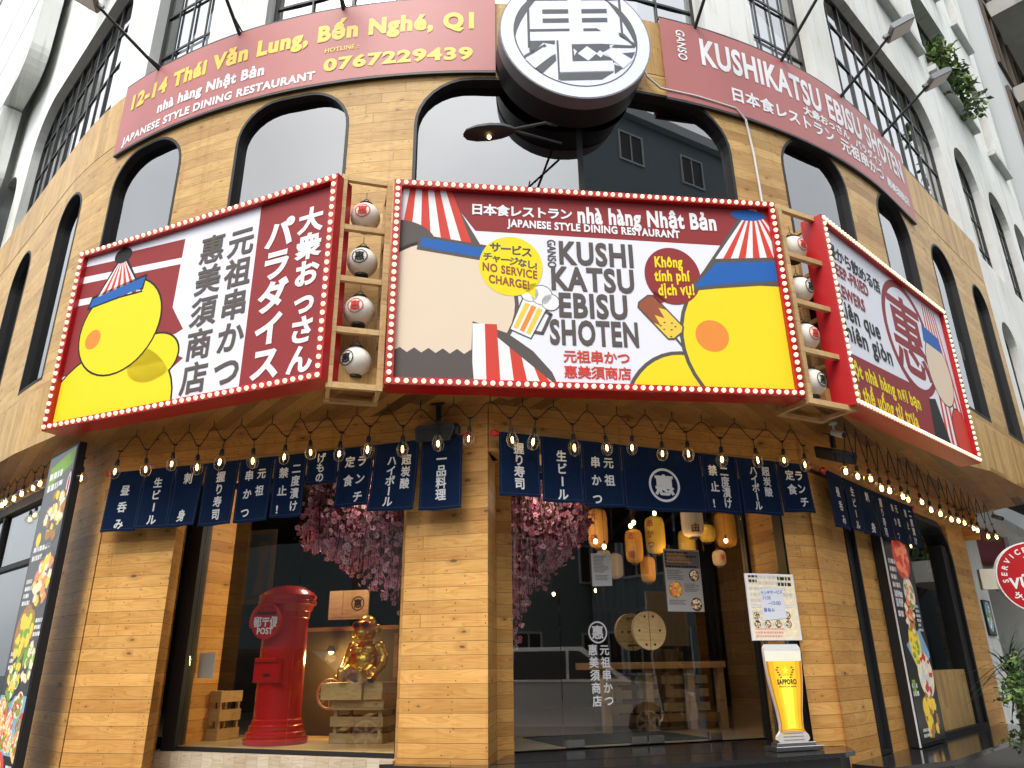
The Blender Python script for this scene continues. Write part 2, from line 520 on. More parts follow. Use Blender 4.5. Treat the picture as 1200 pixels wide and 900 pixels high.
def tag(o, label=None, cat=None, group=None, kind=None):
    if label: o['label'] = label
    if cat: o['category'] = cat
    if group: o['group'] = group
    if kind: o['kind'] = kind
    return o
def thing(name, loc, label, cat, group=None):
    o = bpy.data.objects.new(name, None)
    o.empty_display_size = .2
    COL.objects.link(o)
    o.location = loc
    WL[o.name] = Vector(loc)
    return tag(o, label, cat, group)
def copy_tree(o, parent=None):
    c = o.copy()
    COL.objects.link(c)
    if parent: c.parent = parent
    for ch in [x for x in list(bpy.data.objects) if x.parent == o]: copy_tree(ch, c)
    return c
def WF(P, az):
    a = R(az)
    sx, cx = sin(a), cos(a)
    return lambda u, v, w: (P[0] + u * sx + w * cx, P[1] + u * cx - w * sx, v)

# plan of the corner: one arc with two tangent walls
CX, CY, CR, CA = -.46, 14.2, 8.0, R(43.7)
def PW(s, off=0.0):
    L = CR * CA
    if abs(s) <= L:
        a = s / CR
        e = 0
    else:
        a = CA if s > 0 else -CA
        e = s - math.copysign(L, s)
    n = (sin(a), -cos(a))
    return CX + CR * n[0] + e * cos(a) + n[0] * off, CY + CR * n[1] + e * sin(a) + n[1] * off
def CF(s, z, off):
    x, y = PW(s, off)
    return (x, y, z)
PC, PD, PE = (-.22, 6.20), (2.88, 7.18), (-3.96, 7.13)
FL, FB, FR_, FE = WF(PC, 104), WF(PC, 71.7), WF(PD, 43), WF(PE, 133)
FG, FD = WF((-.95, 6.58), 112), WF((-.06, 6.97), 69)
ZS = 3.45

# ------------------------------------------------------------------ lettering
GC = {}
def glyphs(txt, bold=.02):
    k = (txt, bold)
    if k in GC: return GC[k]
    c = bpy.data.curves.new('t', 'FONT')
    c.body = txt
    c.resolution_u = 3
    c.bevel_depth = bold
    c.bevel_resolution = 0
    if len(txt) > 1: c.space_character = 1 + 2.6 * bold
    o = bpy.data.objects.new('t', c)
    COL.objects.link(o)
    bpy.context.view_layer.update()
    ev = o.evaluated_get(bpy.context.evaluated_depsgraph_get())
    me = ev.to_mesh()
    vs = [tuple(v.co) for v in me.vertices]
    fs = [list(p.vertices) for p in me.polygons]
    ev.to_mesh_clear()
    bpy.data.objects.remove(o)
    bpy.data.curves.remove(c)
    d = max(bold, 1e-6)
    fs = [f for f in fs if all(vs[i][2] >= -1e-5 for i in f)]
    used = sorted({i for f in fs for i in f})
    mp = {i: j for j, i in enumerate(used)}
    vs = [(vs[i][0], vs[i][1], vs[i][2] / d) for i in used]
    fs = [[mp[i] for i in f] for f in fs]
    GC[k] = (vs, fs)
    return GC[k]
TH = .0006
class Lines(MB):
    def __init__(s, f, root):
        super().__init__(f)
        s.root = root
    def flush(s):
        if s.f:
            o = s.build('lettering', s.root, fix=False)
            m_ = s.mats[s.cur]
            s.v, s.f, s.m, s.uv, s.sm, s.mats, s.cur = [], [], [], [], [], [], 0
            s.use(m_)
def htext(mb, txt, u0, u1, v, cap, w, bold=.03, v1=None, mapf=None):
    """one line from u0 to u1 on the baseline v (rising to v1), capital height cap"""
    vs, fs = glyphs(txt, bold)
    xs = [p[0] for p in vs]
    x0, x1 = min(xs), max(xs)
    sx = (u1 - u0) / (x1 - x0)
    sy = cap / .69
    P = []
    for x, y, z in vs:
        u = u0 + (x - x0) * sx
        vv = v + y * sy
        if v1 is not None: vv += (v1 - v) * (u - u0) / (u1 - u0)
        P.append((u, vv, w + max(0, z) * TH))
    mb.add(P, fs)
    if hasattr(mb, 'root'): mb.flush()
def ktext(mb, ch, uc, vc, size, w, bold=.022, rot=0, sx=1.0, skew=0.0):
    vs, fs = glyphs(ch, bold)
    P = []
    for x, y, z in vs:
        a, b = (x - .5) * sx, y - .38
        if rot: a, b = b, -a
        P.append((uc + a * size + b * size * skew, vc + b * size, w + max(0, z) * TH))
    mb.add(P, fs)
def vtext(mb, txt, u0, v0, u1, v1, size, w, bold=.022, sx=1.0):
    """characters centred from (u0, v0) at the top to (u1, v1) at the bottom"""
    n = len(txt)
    for i, ch in enumerate(txt):
        t = i / max(1, n - 1)
        ktext(mb, ch, u0 + (u1 - u0) * t, v0 + (v1 - v0) * t, size, w, bold, rot=(ch == 'ー'), sx=sx)
    if hasattr(mb, 'root'): mb.flush()
def circle(c, r, n=40, a0=0, a1=2 * pi):
    rx, ry = r if isinstance(r, tuple) else (r, r)
    return [(c[0] + rx * cos(a0 + (a1 - a0) * i / n), c[1] + ry * sin(a0 + (a1 - a0) * i / n)) for i in range(n if a1 - a0 > 6.28 else n + 1)]
def ring(mb, c, r0, r1, w0, w1=None, n=40):
    P = [(c[0] + r * cos(2 * pi * i / n), c[1] + r * sin(2 * pi * i / n), w0) for r in (r0, r1) for i in range(n)]
    mb.add(P, [(i, (i + 1) % n, n + (i + 1) % n, n + i) for i in range(n)])
def logo(mb, c, r, w, glyph=1.28, bold=.03):
    """the round house mark: a ring round the character"""
    ring(mb, c, r, r * .86, w)
    ktext(mb, '惠', c[0], c[1], r * glyph, w, bold)

# ------------------------------------------------------------------ ground
b = MB().use('asphalt'); b.add([(-300, -300, 0), (300, -300, 0), (300, 300, 0), (-300, 300, 0)], [(0, 1, 2, 3)])
tag(b.build('ground', fix=False), kind='structure')
walk = [(-16, 20)] + [PW(s, 3.1) for s in range(-14, 25, 1)] + [(24, 26), (8, 30), (-8, 30)]
b = MB().use('paving'); b.plan(walk, .004, .14)
tag(b.build('pavement'), kind='structure')

# ------------------------------------------------------------------ wall helpers
def arch_top(o, s):
    a, bb, zb, zt, r = o
    d = min(s - a, bb - s)
    if d >= r: return zt
    d = max(d, 0)
    return zt - r + math.sqrt(max(0, r * r - (r - d) ** 2))
def outline(o, n=8, m=10):
    a, bb, zb, zt, r = o
    P = [(a, zb), (a, (zb + zt - r) / 2)]
    P += [(a + r - r * cos(pi / 2 * i / n), zt - r + r * sin(pi / 2 * i / n)) for i in range(n + 1)]
    P += [(a + r + (bb - a - 2 * r) * i / m, zt) for i in range(1, m)]
    P += [(bb - r + r * sin(pi / 2 * i / n), zt - r + r * cos(pi / 2 * i / n)) for i in range(n + 1)]
    P += [(bb, (zb + zt - r) / 2), (bb, zb)]
    P += [(bb + (a - bb) * i / m, zb) for i in range(1, m)]
    return P
def strip_wall(mb, s0, s1, z0, z1, ops, off, fr=CF, step=.3, reveal=0, cut=None):
    bs = {s0, s1}
    k = s0
    while k < s1: bs.add(round(k, 3)); k += step
    for o in ops:
        a, bb, zb, zt, r = o
        for i in range(9):
            for q in (a + r - r * cos(pi / 2 * i / 8), bb - r + r * cos(pi / 2 * i / 8)):
                if s0 < q < s1: bs.add(round(q, 4))
    bs = sorted(bs)
    for p, q in zip(bs, bs[1:]):
        if q - p < 1e-4: continue
        mid = (p + q) / 2
        cov = sorted([o for o in ops if o[0] < mid < o[1]], key=lambda o: o[2])
        lo = (z0, z0)
        for o in cov:
            hi = (o[2], o[2])
            if hi[0] > lo[0]: mb.add([(p, lo[0], off), (q, lo[1], off), (q, hi[1], off), (p, hi[0], off)], [(0, 1, 2, 3)])
            lo = (arch_top(o, p), arch_top(o, q))
        if lo[0] < z1 - 1e-4 or lo[1] < z1 - 1e-4: mb.add([(p, lo[0], off), (q, lo[1], off), (q, z1, off), (p, z1, off)], [(0, 1, 2, 3)])
    if reveal:
        for o in ops:
            O = [q for q in outline(o)]
            n = len(O)
            d = 0
            for i in range(n):
                (a, za), (c, zc) = O[i], O[(i + 1) % n]
                L = math.hypot(c - a, zc - za)
                if min(za, zc) < z0 - .01: continue
                mb.add([(a, za, off), (c, zc, off), (c, zc, off - reveal), (a, za, off - reveal)], [(0, 1, 2, 3)],
                       uvs=[(0, d), (0, d + L), (reveal, d + L), (reveal, d)])
                d += L
def shrink(o, t, bottom=True):
    a, bb, zb, zt, r = o
    return (a + t, bb - t, zb + (t if bottom else 0), zt - t, max(.02, r - t))
def frame_ring(mb, o, t, w0, w1):
    A, B_ = outline(o), outline(shrink(o, t))
    n = len(A)
    P = [(s, z, w) for w in (w1, w0) for O in (A, B_) for s, z in O]
    F = []
    for i in range(n):
        j = (i + 1) % n
        F += [(i, j, n + j, n + i), (n + i, n + j, 3 * n + j, 3 * n + i), (i, j, 2 * n + j, 2 * n + i), (2 * n + i, 2 * n + j, 3 * n + j, 3 * n + i)]
    mb.add(P, F)
def chord_pane(mb, o, w, fr=CF, lo=None, hi=None):
    """flat pane set as a chord between the jambs (or between lo and hi along the wall)"""
    a, bb, zb, zt, r = o
    lo = a if lo is None else lo
    hi = bb if hi is None else hi
    A, B_ = Vector(fr(lo, 0, w)), Vector(fr(hi, 0, w))
    N = 28
    def pt(i, z):
        p = A.lerp(B_, i / N)
        return (p.x, p.y, p.z + z)
    ss = [lo + (hi - lo) * i / N for i in range(N + 1)]
    poly = [pt(0, zb), pt(N, zb)] + [pt(i, arch_top(o, ss[i])) for i in range(N, -1, -1)]
    mb.add(poly, [list(range(len(poly)))], f=None)

# ------------------------------------------------------------------ the corner building
BLD = thing('corner_building', (-.46, 14.2, 0), 'white rendered corner building whose curved front is clad in pine boards', 'building')
WB = [(-10.3, -9.3, 4.45, 7.16, .49), (-8.35, -7.35, 4.45, 7.16, .49), (-6.16, -5.34, 4.45, 7.15, .40), (-4.57, -3.33, 4.45, 7.14, .5), (-2.56, -1.22, 4.45, 7.14, .5), (-.52, 2.99, 4.45, 7.15, .6),
      (3.72, 4.90, 4.45, 7.14, .5), (5.62, 6.74, 4.45, 7.14, .5), (7.55, 8.57, 4.45, 7.14, .48), (9.44, 10.25, 4.45, 7.12, .39)]
b = MB(CF).use('pine_band'); strip_wall(b, -13, 10.5, 4.30, 7.42, WB, 0); b.build('timber_wall', BLD, fix=False)
b = MB(CF).use('pine_vertical')
strip_wall(b, -13, 10.5, 7.42, 8.2, [], .004)
strip_wall(b, -13, 10.5, 3.6, 4.30, [], .03)
k = -13
while k < 10.4:
    k2 = min(10.5, k + .3)
    b.add([(k, 8.2, .004), (k2, 8.2, .004), (k2, 8.2, -.12), (k, 8.2, -.12)], [(0, 1, 2, 3)])
    b.add([(k, 4.30, .03), (k2, 4.30, .03), (k2, 4.30, 0), (k, 4.30, 0)], [(0, 1, 2, 3)])
    k = k2
b.box(10.5, 10.53, 3.6, 8.2, -.3, .004)
b.build('timber_belt', BLD, fix=False)
for o in WB:
    f = MB(CF).use('black_frame'); frame_ring(f, o, .032, -.12, .005)
    if o[1] - o[0] > 2: f.box(1.19, 1.245, 4.5, 7.08, -.12, -.06)
    fo = f.build('window', BLD)
    i_ = shrink(o, .028)
    p = MB().use('window_glass')
    if o[1] - o[0] > 2:
        chord_pane(p, i_, -.075, lo=i_[0], hi=1.2); chord_pane(p, i_, -.075, hi=i_[1], lo=1.235)
    else: chord_pane(p, i_, -.075)
    p.build('pane', fo, fix=False)
# dark rooms behind the band
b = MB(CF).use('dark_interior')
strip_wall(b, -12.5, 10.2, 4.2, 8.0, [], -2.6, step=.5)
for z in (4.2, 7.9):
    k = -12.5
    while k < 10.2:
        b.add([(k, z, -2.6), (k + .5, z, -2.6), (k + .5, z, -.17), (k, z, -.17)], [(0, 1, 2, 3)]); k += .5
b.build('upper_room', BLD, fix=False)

# white upper wall
UW = [(-12.3, -10.55, 8.2, 10.3, .85), (-9.85, -5.25, 8.2, 10.9, .9), (-4.45, -3.28, 8.2, 10.9, .3), (-2.44, 2.88, 8.2, 10.9, .9), (3.67, 4.85, 8.2, 10.9, .3), (5.45, 10.15, 8.2, 10.9, .95),
      (11.1, 12.6, 8.2, 10.92, .7), (13.3, 14.8, 8.2, 10.92, .7), (15.3, 16.5, 8.2, 10.92, .55)]
LW = [(11.15, 12.05, 4.45, 7.0, .42), (12.9, 13.8, 4.45, 7.0, .42), (14.6, 15.5, 4.45, 7.0, .42)]
TW = [(5.2, 7.2, 12.5, 15.0, .05), (8.3, 10.2, 12.5, 15.0, .05), (11.0, 13.6, 12.5, 15.2, .05), (14.9, 16.1, 12.5, 15.0, .05),
      (-3, 3, 12.5, 15, .05), (-8, -5, 12.5, 15, .05)]
UPW = [(s0, s1, z0 + 4.0, z1 + 4.0, r) for s0, s1, z0, z1, r in TW]
b = MB(CF).use('white_render')
strip_wall(b, -16, 17, 8.196, 21, UW + TW + UPW, -.05, reveal=.36)
strip_wall(b, 10.53, 17, 3.62, 8.196, LW, -.05, reveal=.36)
b.build('upper_wall', BLD, fix=False)
b = MB(CF).use('grey_render')
for s0, s1, z0, z1, r in TW + UPW:
    b = MB(CF).use('grey_render'); b.box(s0 - .12, s1 + .12, z0 - .13, z0 - .005, -.3, .10); b.build('sill', BLD)
def grid_window(o, nv, rows, off, tbar=.035):
    f = MB(CF).use('black_metal')
    frame_ring(f, o, .05, off - .03, off + .015)
    a, bb, zb, zt, r = o
    for i in range(1, nv):
        s = a + (bb - a) * i / nv
        wd = .030 if i % 2 == 0 and nv > 4 else .012
        f.box(s - wd / 2 - .005, s + wd / 2 + .005, zb, arch_top(o, s), off - .012, off + .008 + (.008 if wd > .02 else 0))
    for z in rows:
        n = max(2, int((bb - a) / .3))
        for i in range(n): f.box(a + (bb - a) * i / n, a + (bb - a) * (i + 1) / n, z - .016, z + .016, off - .011, off + .007)
    fo = f.build('window', BLD)
    p = MB().use('grid_glass')
    n = max(1, round((bb - a) / .8))
    for i in range(n): chord_pane(p, shrink(o, .03), off - .01, lo=a + .03 + (bb - a - .06) * i / n, hi=a + .03 + (bb - a - .06) * (i + 1) / n)
    p.build('pane', fo, fix=False)
for o in UW:
    w_ = o[1] - o[0]
    grid_window(o, {True: 10}.get(w_ > 4, 4 if w_ < 1.3 else 4), [8.75, 9.55, 10.25] if w_ > 3 else [8.8, 9.5, 10.2], -.20)
for o in LW: grid_window(o, 2, [5.3, 6.2], -.20)
for o in TW + UPW: grid_window(o, 3 if o[1] - o[0] < 3 else 6, [o[2] + 1.7], -.34)
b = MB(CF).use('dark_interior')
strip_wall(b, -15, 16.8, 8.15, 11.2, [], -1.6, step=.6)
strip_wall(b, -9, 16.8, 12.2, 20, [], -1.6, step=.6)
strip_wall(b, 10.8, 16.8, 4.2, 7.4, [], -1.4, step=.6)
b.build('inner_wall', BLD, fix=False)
b = MB(CF).use('white_render'); b.box(-16, 17, 20.9, 21.3, -.3, .25); b.build('parapet', BLD)

# soffit over the pavement
SG = {'left': ((-4.51, 6.75), (-1.52, 5.47)), 'centre': ((-1.04, 5.62), (2.56, 6.07)), 'right': ((3.09, 6.28), (5.52, 8.51))}
def back(k, d=.22):
    (x0, y0), (x1, y1) = SG[k]
    L = math.hypot(x1 - x0, y1 - y0)
    n = ((y1 - y0) / L, -(x1 - x0) / L)
    return [(x0 - n[0] * d, y0 - n[1] * d), (x1 - n[0] * d, y1 - n[1] * d)]
outer = [(*PW(s, .03), 3.6) for s in (-13, -11, -9, -8, -7, -6.2, -5.6)]
outer += [(x, y, 3.5) for k in ('left', 'centre', 'right') for x, y in back(k)]
outer += [(*PW(s, .03), 3.6) for s in (7.75, 8.5, 9.5, 10.53)]
inner = [FE(-10, ZS, -.2), FE(-8, ZS, -.2), FE(-6.5, ZS, -.2), FE(-5, ZS, -.2), FE(-4, ZS, -.2), FE(-3, ZS, -.2), FE(-2, ZS, -.1), FL(-3.85, ZS, -.1), FL(-1.5, ZS, -.1), FL(-.8, ZS, -.1), FB(.3, ZS, -.15), (2.75, 7.35, ZS), (3.1, 7.5, ZS), FR_(3.4, ZS, -.2), FR_(4, ZS, -.2), FR_(5, ZS, -.2), FR_(6.6, ZS, -.2)]
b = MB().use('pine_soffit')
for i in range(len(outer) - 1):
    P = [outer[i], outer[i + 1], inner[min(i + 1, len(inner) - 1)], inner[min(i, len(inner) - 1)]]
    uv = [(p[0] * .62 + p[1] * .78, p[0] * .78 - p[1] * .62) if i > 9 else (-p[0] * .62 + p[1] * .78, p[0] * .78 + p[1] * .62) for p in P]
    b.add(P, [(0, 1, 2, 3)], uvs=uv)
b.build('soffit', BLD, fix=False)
# edge between the soffit's front and the band behind the signs
b = MB().use('pine_vertical')
for i in range(len(outer) - 1):
    p, q = outer[i], outer[i + 1]
    for (a, c) in ((p, q),):
        L = math.hypot(c[0] - a[0], c[1] - a[1])
        b.add([(a[0], a[1], a[2]), (c[0], c[1], c[2]), (c[0], c[1], 3.66), (a[0], a[1], 3.66)], [(0, 1, 2, 3)], uvs=[(i, 0), (i + L, 0), (i + L, .1), (i, .1)])
n = len(outer)
b.add([(p[0], p[1], 3.66) for p in outer] + [(*PW(8.5, -.1), 3.66), (*PW(4, -.1), 3.66), (*PW(0, -.1), 3.66), (*PW(-4, -.1), 3.66), (*PW(-8, -.1), 3.66)], [list(range(n + 5))], f=None)
b.build('fascia', BLD, fix=False)

# beams over the shop openings, pillars and jambs
b = MB(FL).use('pine'); b.box(-3.86, 0, 3.04, 3.47, -.35, 0)
b.add([(0, 3.04, 0), (0, 3.47, 0), (.0, 3.47, -.35), (.0, 3.04, -.35)], [(0, 1, 2, 3)]); b.build('beam', BLD)
b = MB(FB).use('pine'); b.box(.012, 3.318, 3.04, 3.47, -.35, 0); b.build('beam', BLD)
b = MB(FR_).use('pine'); b.box(.012, 6.0, 3.12, 3.47, -.3, 0); b.build('beam', BLD)
b = MB(FE).use('pine'); b.box(-10, -.02, 3.3, 3.47, -.3, 0); b.build('beam', BLD)
def L2(f, u, w): p = f(u, 0, w); return (p[0], p[1])
b = MB().use('pine'); b.plan([L2(FL, -.73, -.003), L2(FL, 0, -.003), (-.155, 6.93), L2(FG, -.0, .06)], .1, 3.04); b.build('pillar', BLD)
b = MB().use('pine'); b.plan([L2(FL, -3.85, -.003), L2(FL, -3.03, -.003), L2(FG, -2.47, .09), L2(FG, -2.9, -.3), L2(FE, -.3, -.5)], .1, 3.04); b.build('pillar', BLD)
b = MB().use('pine'); b.plan([L2(FE, -1.75, 0), L2(FE, -.012, 0), L2(FL, -3.9, -.5), L2(FE, -1.75, -.35)], .1, 3.3); b.build('pilaster', BLD)
b = MB().use('pine'); b.plan([L2(FB, 2.95, -.003), L2(FB, 3.31, -.003), L2(FR_, .02, -.004), L2(FR_, .82, -.004), L2(FR_, .82, -.3), (2.86, 7.9)], .1, 3.08); b.build('pillar', BLD)
b = MB().use('pine'); b.plan([L2(FD, 2.70, .05), (2.60, 7.46), (2.76, 7.46), L2(FD, 2.93, -.2), L2(FD, 2.70, -.1)], .1, 3.05); b.build('jamb', BLD)
b = MB().use('black_frame'); b.plan([(2.585, 7.43), (2.60, 7.24), (2.75, 7.24), (2.75, 7.43)], .6, 3.04); b.build('post', BLD)
b = MB(FD).use('pine'); b.box(-.16, .0, .55, 3.1, -.02, .10); b.build('jamb', BLD)
b = MB().use('pine'); b.plan([L2(FR_, 1.12, -.003), L2(FR_, 1.76, -.003), L2(FR_, 1.76, -.3), L2(FR_, 1.12, -.3)], .1, 3.12); b.build('pilaster', BLD)
b = MB().use('pine'); b.plan([L2(FR_, 4.97, -.003), L2(FR_, 5.95, -.003), L2(FR_, 5.95, -.35), L2(FR_, 4.97, -.35)], .1, 3.12); b.build('post', BLD)
b = MB(FR_).use('pine_vertical'); b.box(2.3, 4.58, .46, 1.17, -.22, -.06); b.build('panel', BLD)
b = MB(FR_).use('pine_vertical'); b.box(.80, .93, .46, 1.32, -.2, -.02); b.build('panel', BLD)
b = MB(FR_).use('pine'); b.box(5.952, 6.02, 3.0, 3.45, -.35, .2); b.build('bracket', BLD)
# side windows on the right with black rounded frames
for (o, t) in (((.83, 1.115, .46, 3.08, .05), .03), ((1.77, 4.96, .45, 3.10, .55), .06)):
    f = MB(FR_).use('black_frame'); frame_ring(f, o, t, -.26, .01)
    f.box(o[1] - (.15 if t < .05 else .34), o[1] - t, o[2], o[3] - (.05 if t < .05 else .3), -.2, -.03)
    fo = f.build('window', BLD)
    p = MB().use('shop_glass'); chord_pane(p, shrink(o, .03), -.12, fr=FR_); p.build('pane', fo, fix=False)
# display window on the left
f = MB(FG).use('black_frame')
f.box(-2.46, -2.30, .45, 3.05, -.08, .05); f.box(-2.30, 0.0, .615, .65, -.05, .02); f.box(-2.30, 0, 3.0, 3.05, -.05, .02); f.box(-.03, .0, .65, 3, -.05, .02)
fo = f.build('display_window', BLD)
p = MB(FG).use('shop_glass')
p.box(-2.30, -1.115, .65, 3.0, -.008, 0); p.box(-1.11, -.03, .65, 3.0, -.008, 0); p.build('pane', fo)
b = MB(FG).use('marble_tile'); b.box(-2.62, .02, .10, .612, -.3, .12); b.build('sill', BLD)
# shop door
f = MB(FD).use('black_frame')
f.box(0, 2.72, 2.98, 3.05, -.06, .03); f.box(2.66, 2.70, .6, 2.98, -.05, .03)
fo = f.build('glass_door', BLD)
p = MB(FD).use('shop_glass')
for a, c in ((0.005, .50), (.507, 1.335), (1.343, 2.15), (2.158, 2.66)): p.box(a, c, .612, 2.98, -.010, 0)
p.build('pane', fo)
for a, c in ((.52, .70), (1.17, 1.33), (1.35, 1.51), (2.0, 2.14)):
    p = MB(FD).use('steel'); p.box(a, c, .615, .68, -.025, .015, bev=.004); p.build('patch_fitting', fo)
for sd_ in (.16, -.17):
    h = MB(FD).use('frame_wood')
    for q in (-1, 1):
        h.prism(circle((1.339 + q * .004, 1.585), (.172, .172), 24, pi / 2 * (1 if q < 0 else 3), pi / 2 * (3 if q < 0 else 5)), sd_ - .02, sd_ + .02)
    h.use('black_metal')
    for q in (-1, 1):
        for (du, dv) in ((.045, .125), (.11, .0), (.045, -.125)):
            h.prism(circle((1.339 + q * du, 1.585 + dv), .011, 8), sd_ - .023, sd_ + .023)
            h.tube([(1.339 + q * .05, 1.585 + dv, 0), (1.339 + q * .05, 1.585 + dv, sd_)], .008, 6)
    h.build('handle', fo)
# door lettering on the pane
p = Lines(FD, fo).use('paint_white')
logo(p, (.885, 1.575), .098, .006); p.flush()
vtext(p, '元祖串かつ', .945, 1.42, .965, .985, .098, .006)
vtext(p, '惠美須商店', .825, 1.42, .845, .985, .098, .006)
p.flush()
# far left glazing
f = MB(FE).use('black_frame')
f.box(-10, -1.75, 3.18, 3.3, -.1, .05); f.box(-10, -1.75, .1, .5, -.1, .05)
for u in (-1.80, -3.6, -5.5, -7.4): f.box(u - .035, u + .035, .5, 3.18, -.08, .03)
f.box(-3.6, -1.8, 2.45, 2.51, -.05, .03)
fo = f.build('side_window', BLD)
p = MB(FE).use('window_glass'); p.box(-10, -1.8, .5, 3.18, -.02, -.01); p.build('pane', fo)
h = MB(FE).use('black_metal'); h.tube([(-3.35, 1.2, .09), (-3.35, 1.75, .09)], .016); h.tube([(-3.35, 1.3, 0), (-3.35, 1.3, .09)], .01); h.tube([(-3.35, 1.65, 0), (-3.35, 1.65, .09)], .01); h.build('handle', fo)
# inside the shop
b = MB().use('dark_interior')
b.add([(-9, 13.5, .1), (8, 13.5, .1), (8, 13.5, 3.5), (-9, 13.5, 3.5)], [(0, 1, 2, 3)])
b.add([(-4.2, 8.1, .1), (-7.5, 13.4, .1), (-7.5, 13.4, 3.44), (-4.2, 8.1, 3.44)], [(0, 1, 2, 3)])
b.add([(4.3, 9.2, .1), (7.5, 13.4, .1), (7.5, 13.4, 3.44), (4.3, 9.2, 3.44)], [(0, 1, 2, 3)])
b.build('inner_wall', BLD, fix=False)
b = MB().use('dark_interior')
b.add([(-9, 13.5, 3.40), (8, 13.5, 3.40), FR_(5.9, 3.40, -.4), FR_(.3, 3.40, -.4), (2.4, 7.6, 3.40), (-.1, 6.7, 3.40), (-1, 6.75, 3.40), (-3.5, 7.45, 3.40), (-6, 9.4, 3.4)], [list(range(9))])
b.build('ceiling', BLD, fix=False)
b = MB().use('tile_floor')
b.add([(-7, 13.5, .612), (8, 13.5, .612), FR_(5.9, .612, -.4), FR_(.3, .612, -.4), (2.58, 7.98, .612), (-.06, 6.98, .612), (-.9, 8.1, .612), (-3.6, 8.8, .612), (-6.3, 10.2, .612)], [list(range(9))])
b.build('floor', BLD, fix=False)
b = MB().use('frame_wood'); b.plan([(-3.12, 7.46), (-.95, 6.57), (-.55, 7.75), (-2.9, 8.55)], .616, .655); b.build('display_shelf', BLD)
b = MB().use('pine'); b.plan([(-3.16, 7.50), (-2.98, 7.96), (-3.06, 8.0), (-3.24, 7.55)], .655, 3.3); b.build('inner_jamb', BLD)
b = MB().use('brown_interior'); b.plan([(-2.4, 8.42), (-.62, 7.76), (-.58, 7.84), (-2.36, 8.50)], .655, 1.66)
b.use('pine_dark'); b.plan([(-2.4, 8.40), (-.62, 7.73), (-.58, 7.84), (-2.36, 8.51)], 1.66, 1.70); b.build('partition', BLD)
b = MB().use('pine_dark'); b.plan([(-2.15, 8.35), (-.62, 7.775), (-.615, 7.755), (-2.145, 8.33)], .66, 1.62); b.build('panelling', BLD)
# slatted wall inside the door
b = MB().use('dark_interior')
for i in range(46):
    x = 1.2 + i * .1
    b.box(x, x + .035, 1.3 + .12 * ((i * 7) % 5) / 5, 2.62, 0, .03, f=WF((0, 10.9), 80))
b.box(1.1, 5.8, 2.0, 2.06, .03, .05, f=WF((0, 10.9), 80))
b.build('slat_screen', BLD)
b = MB().use('brown_interior')
for k in range(6): b.tube([(-.1 + k * .62, 7.4 + k * .1, 3.25), (-.3 + k * .62, 13.2, 3.25)], .035, 6)
b.build('ceiling_beam', BLD)
# granite steps and ledge
b = MB().use('granite'); b.plan([(-1.06, 6.34), (-1.0, 6.27), (-.15, 5.98), (.5, 5.97), (1.45, 6.22), (2.2, 6.5), (2.66, 6.68), (2.80, 6.82), (2.84, 6.98), (2.88, 7.175), (-.2, 6.19), (-.9, 6.37)], .565, .60)
b.plan([(-.205, 6.22), (2.86, 7.19), (2.6, 7.98), (-.06, 6.97)], .565, .602); b.build('step_top', BLD)
b = MB().use('granite_face'); b.plan([(-1.0, 6.36), (-.96, 6.30), (-.14, 6.02), (.5, 6.01), (1.45, 6.26), (2.2, 6.54), (2.63, 6.72), (2.76, 6.86), (2.8, 7.12), (-.2, 6.23)], .05, .565); b.build('riser', BLD)
b = MB().use('granite_face'); b.plan([(-1.0, 5.9), (.4, 5.55), (2.9, 6.3), (3.0, 7.0), (.4, 6.1), (-1.0, 6.3)], .05, .32); b.build('lower_step', BLD)
b = MB().use('granite'); b.plan([L2(FR_, .06, 0), L2(FR_, .0, .35), L2(FR_, .9, .62), L2(FR_, 5.3, .62), L2(FR_, 5.5, .45), L2(FR_, 5.5, -.35), L2(FR_, .1, -.3)], .41, .455); b.build('ledge_top', BLD)
b = MB().use('granite_face'); b.plan([L2(FR_, .06, 0), L2(FR_, .06, .31), L2(FR_, .92, .58), L2(FR_, 5.28, .58), L2(FR_, 5.46, .42), L2(FR_, 5.46, -.35), L2(FR_, .1, -.3)], .05, .41); b.build('ledge', BLD)
# white pier and the deep porch to the right of the shop
b = MB(FR_).use('white_render_side'); b.box(6.03, 6.95, .1, 3.46, -.6, -.05); b.box(6.03, 16, 3.46, 3.66, -3, .12); b.build('pier', BLD)
b = MB(FR_).use('white_render_side'); b.box(9.6, 10.4, .1, 3.46, -.6, -.05); b.build('pier', BLD)
b = MB(FR_).use('awning_red'); b.box(6.98, 9.58, 2.95, 3.44, -.5, -.12); b.build('awning', BLD)
b = MB(FR_).use('shutter')
for i in range(26): b.box(7.3, 16, .2 + i * .105, .29 + i * .105, -1.9, -1.86)
for u in (7.6, 8.3, 9.0, 9.7): b.box(u, u + .06, .2, 3.2, -1.84, -1.80)
b.use('dark_interior'); b.box(7.3, 16, .1, 3.46, -2.0, -1.95); b.build('rolling_shutter', BLD)

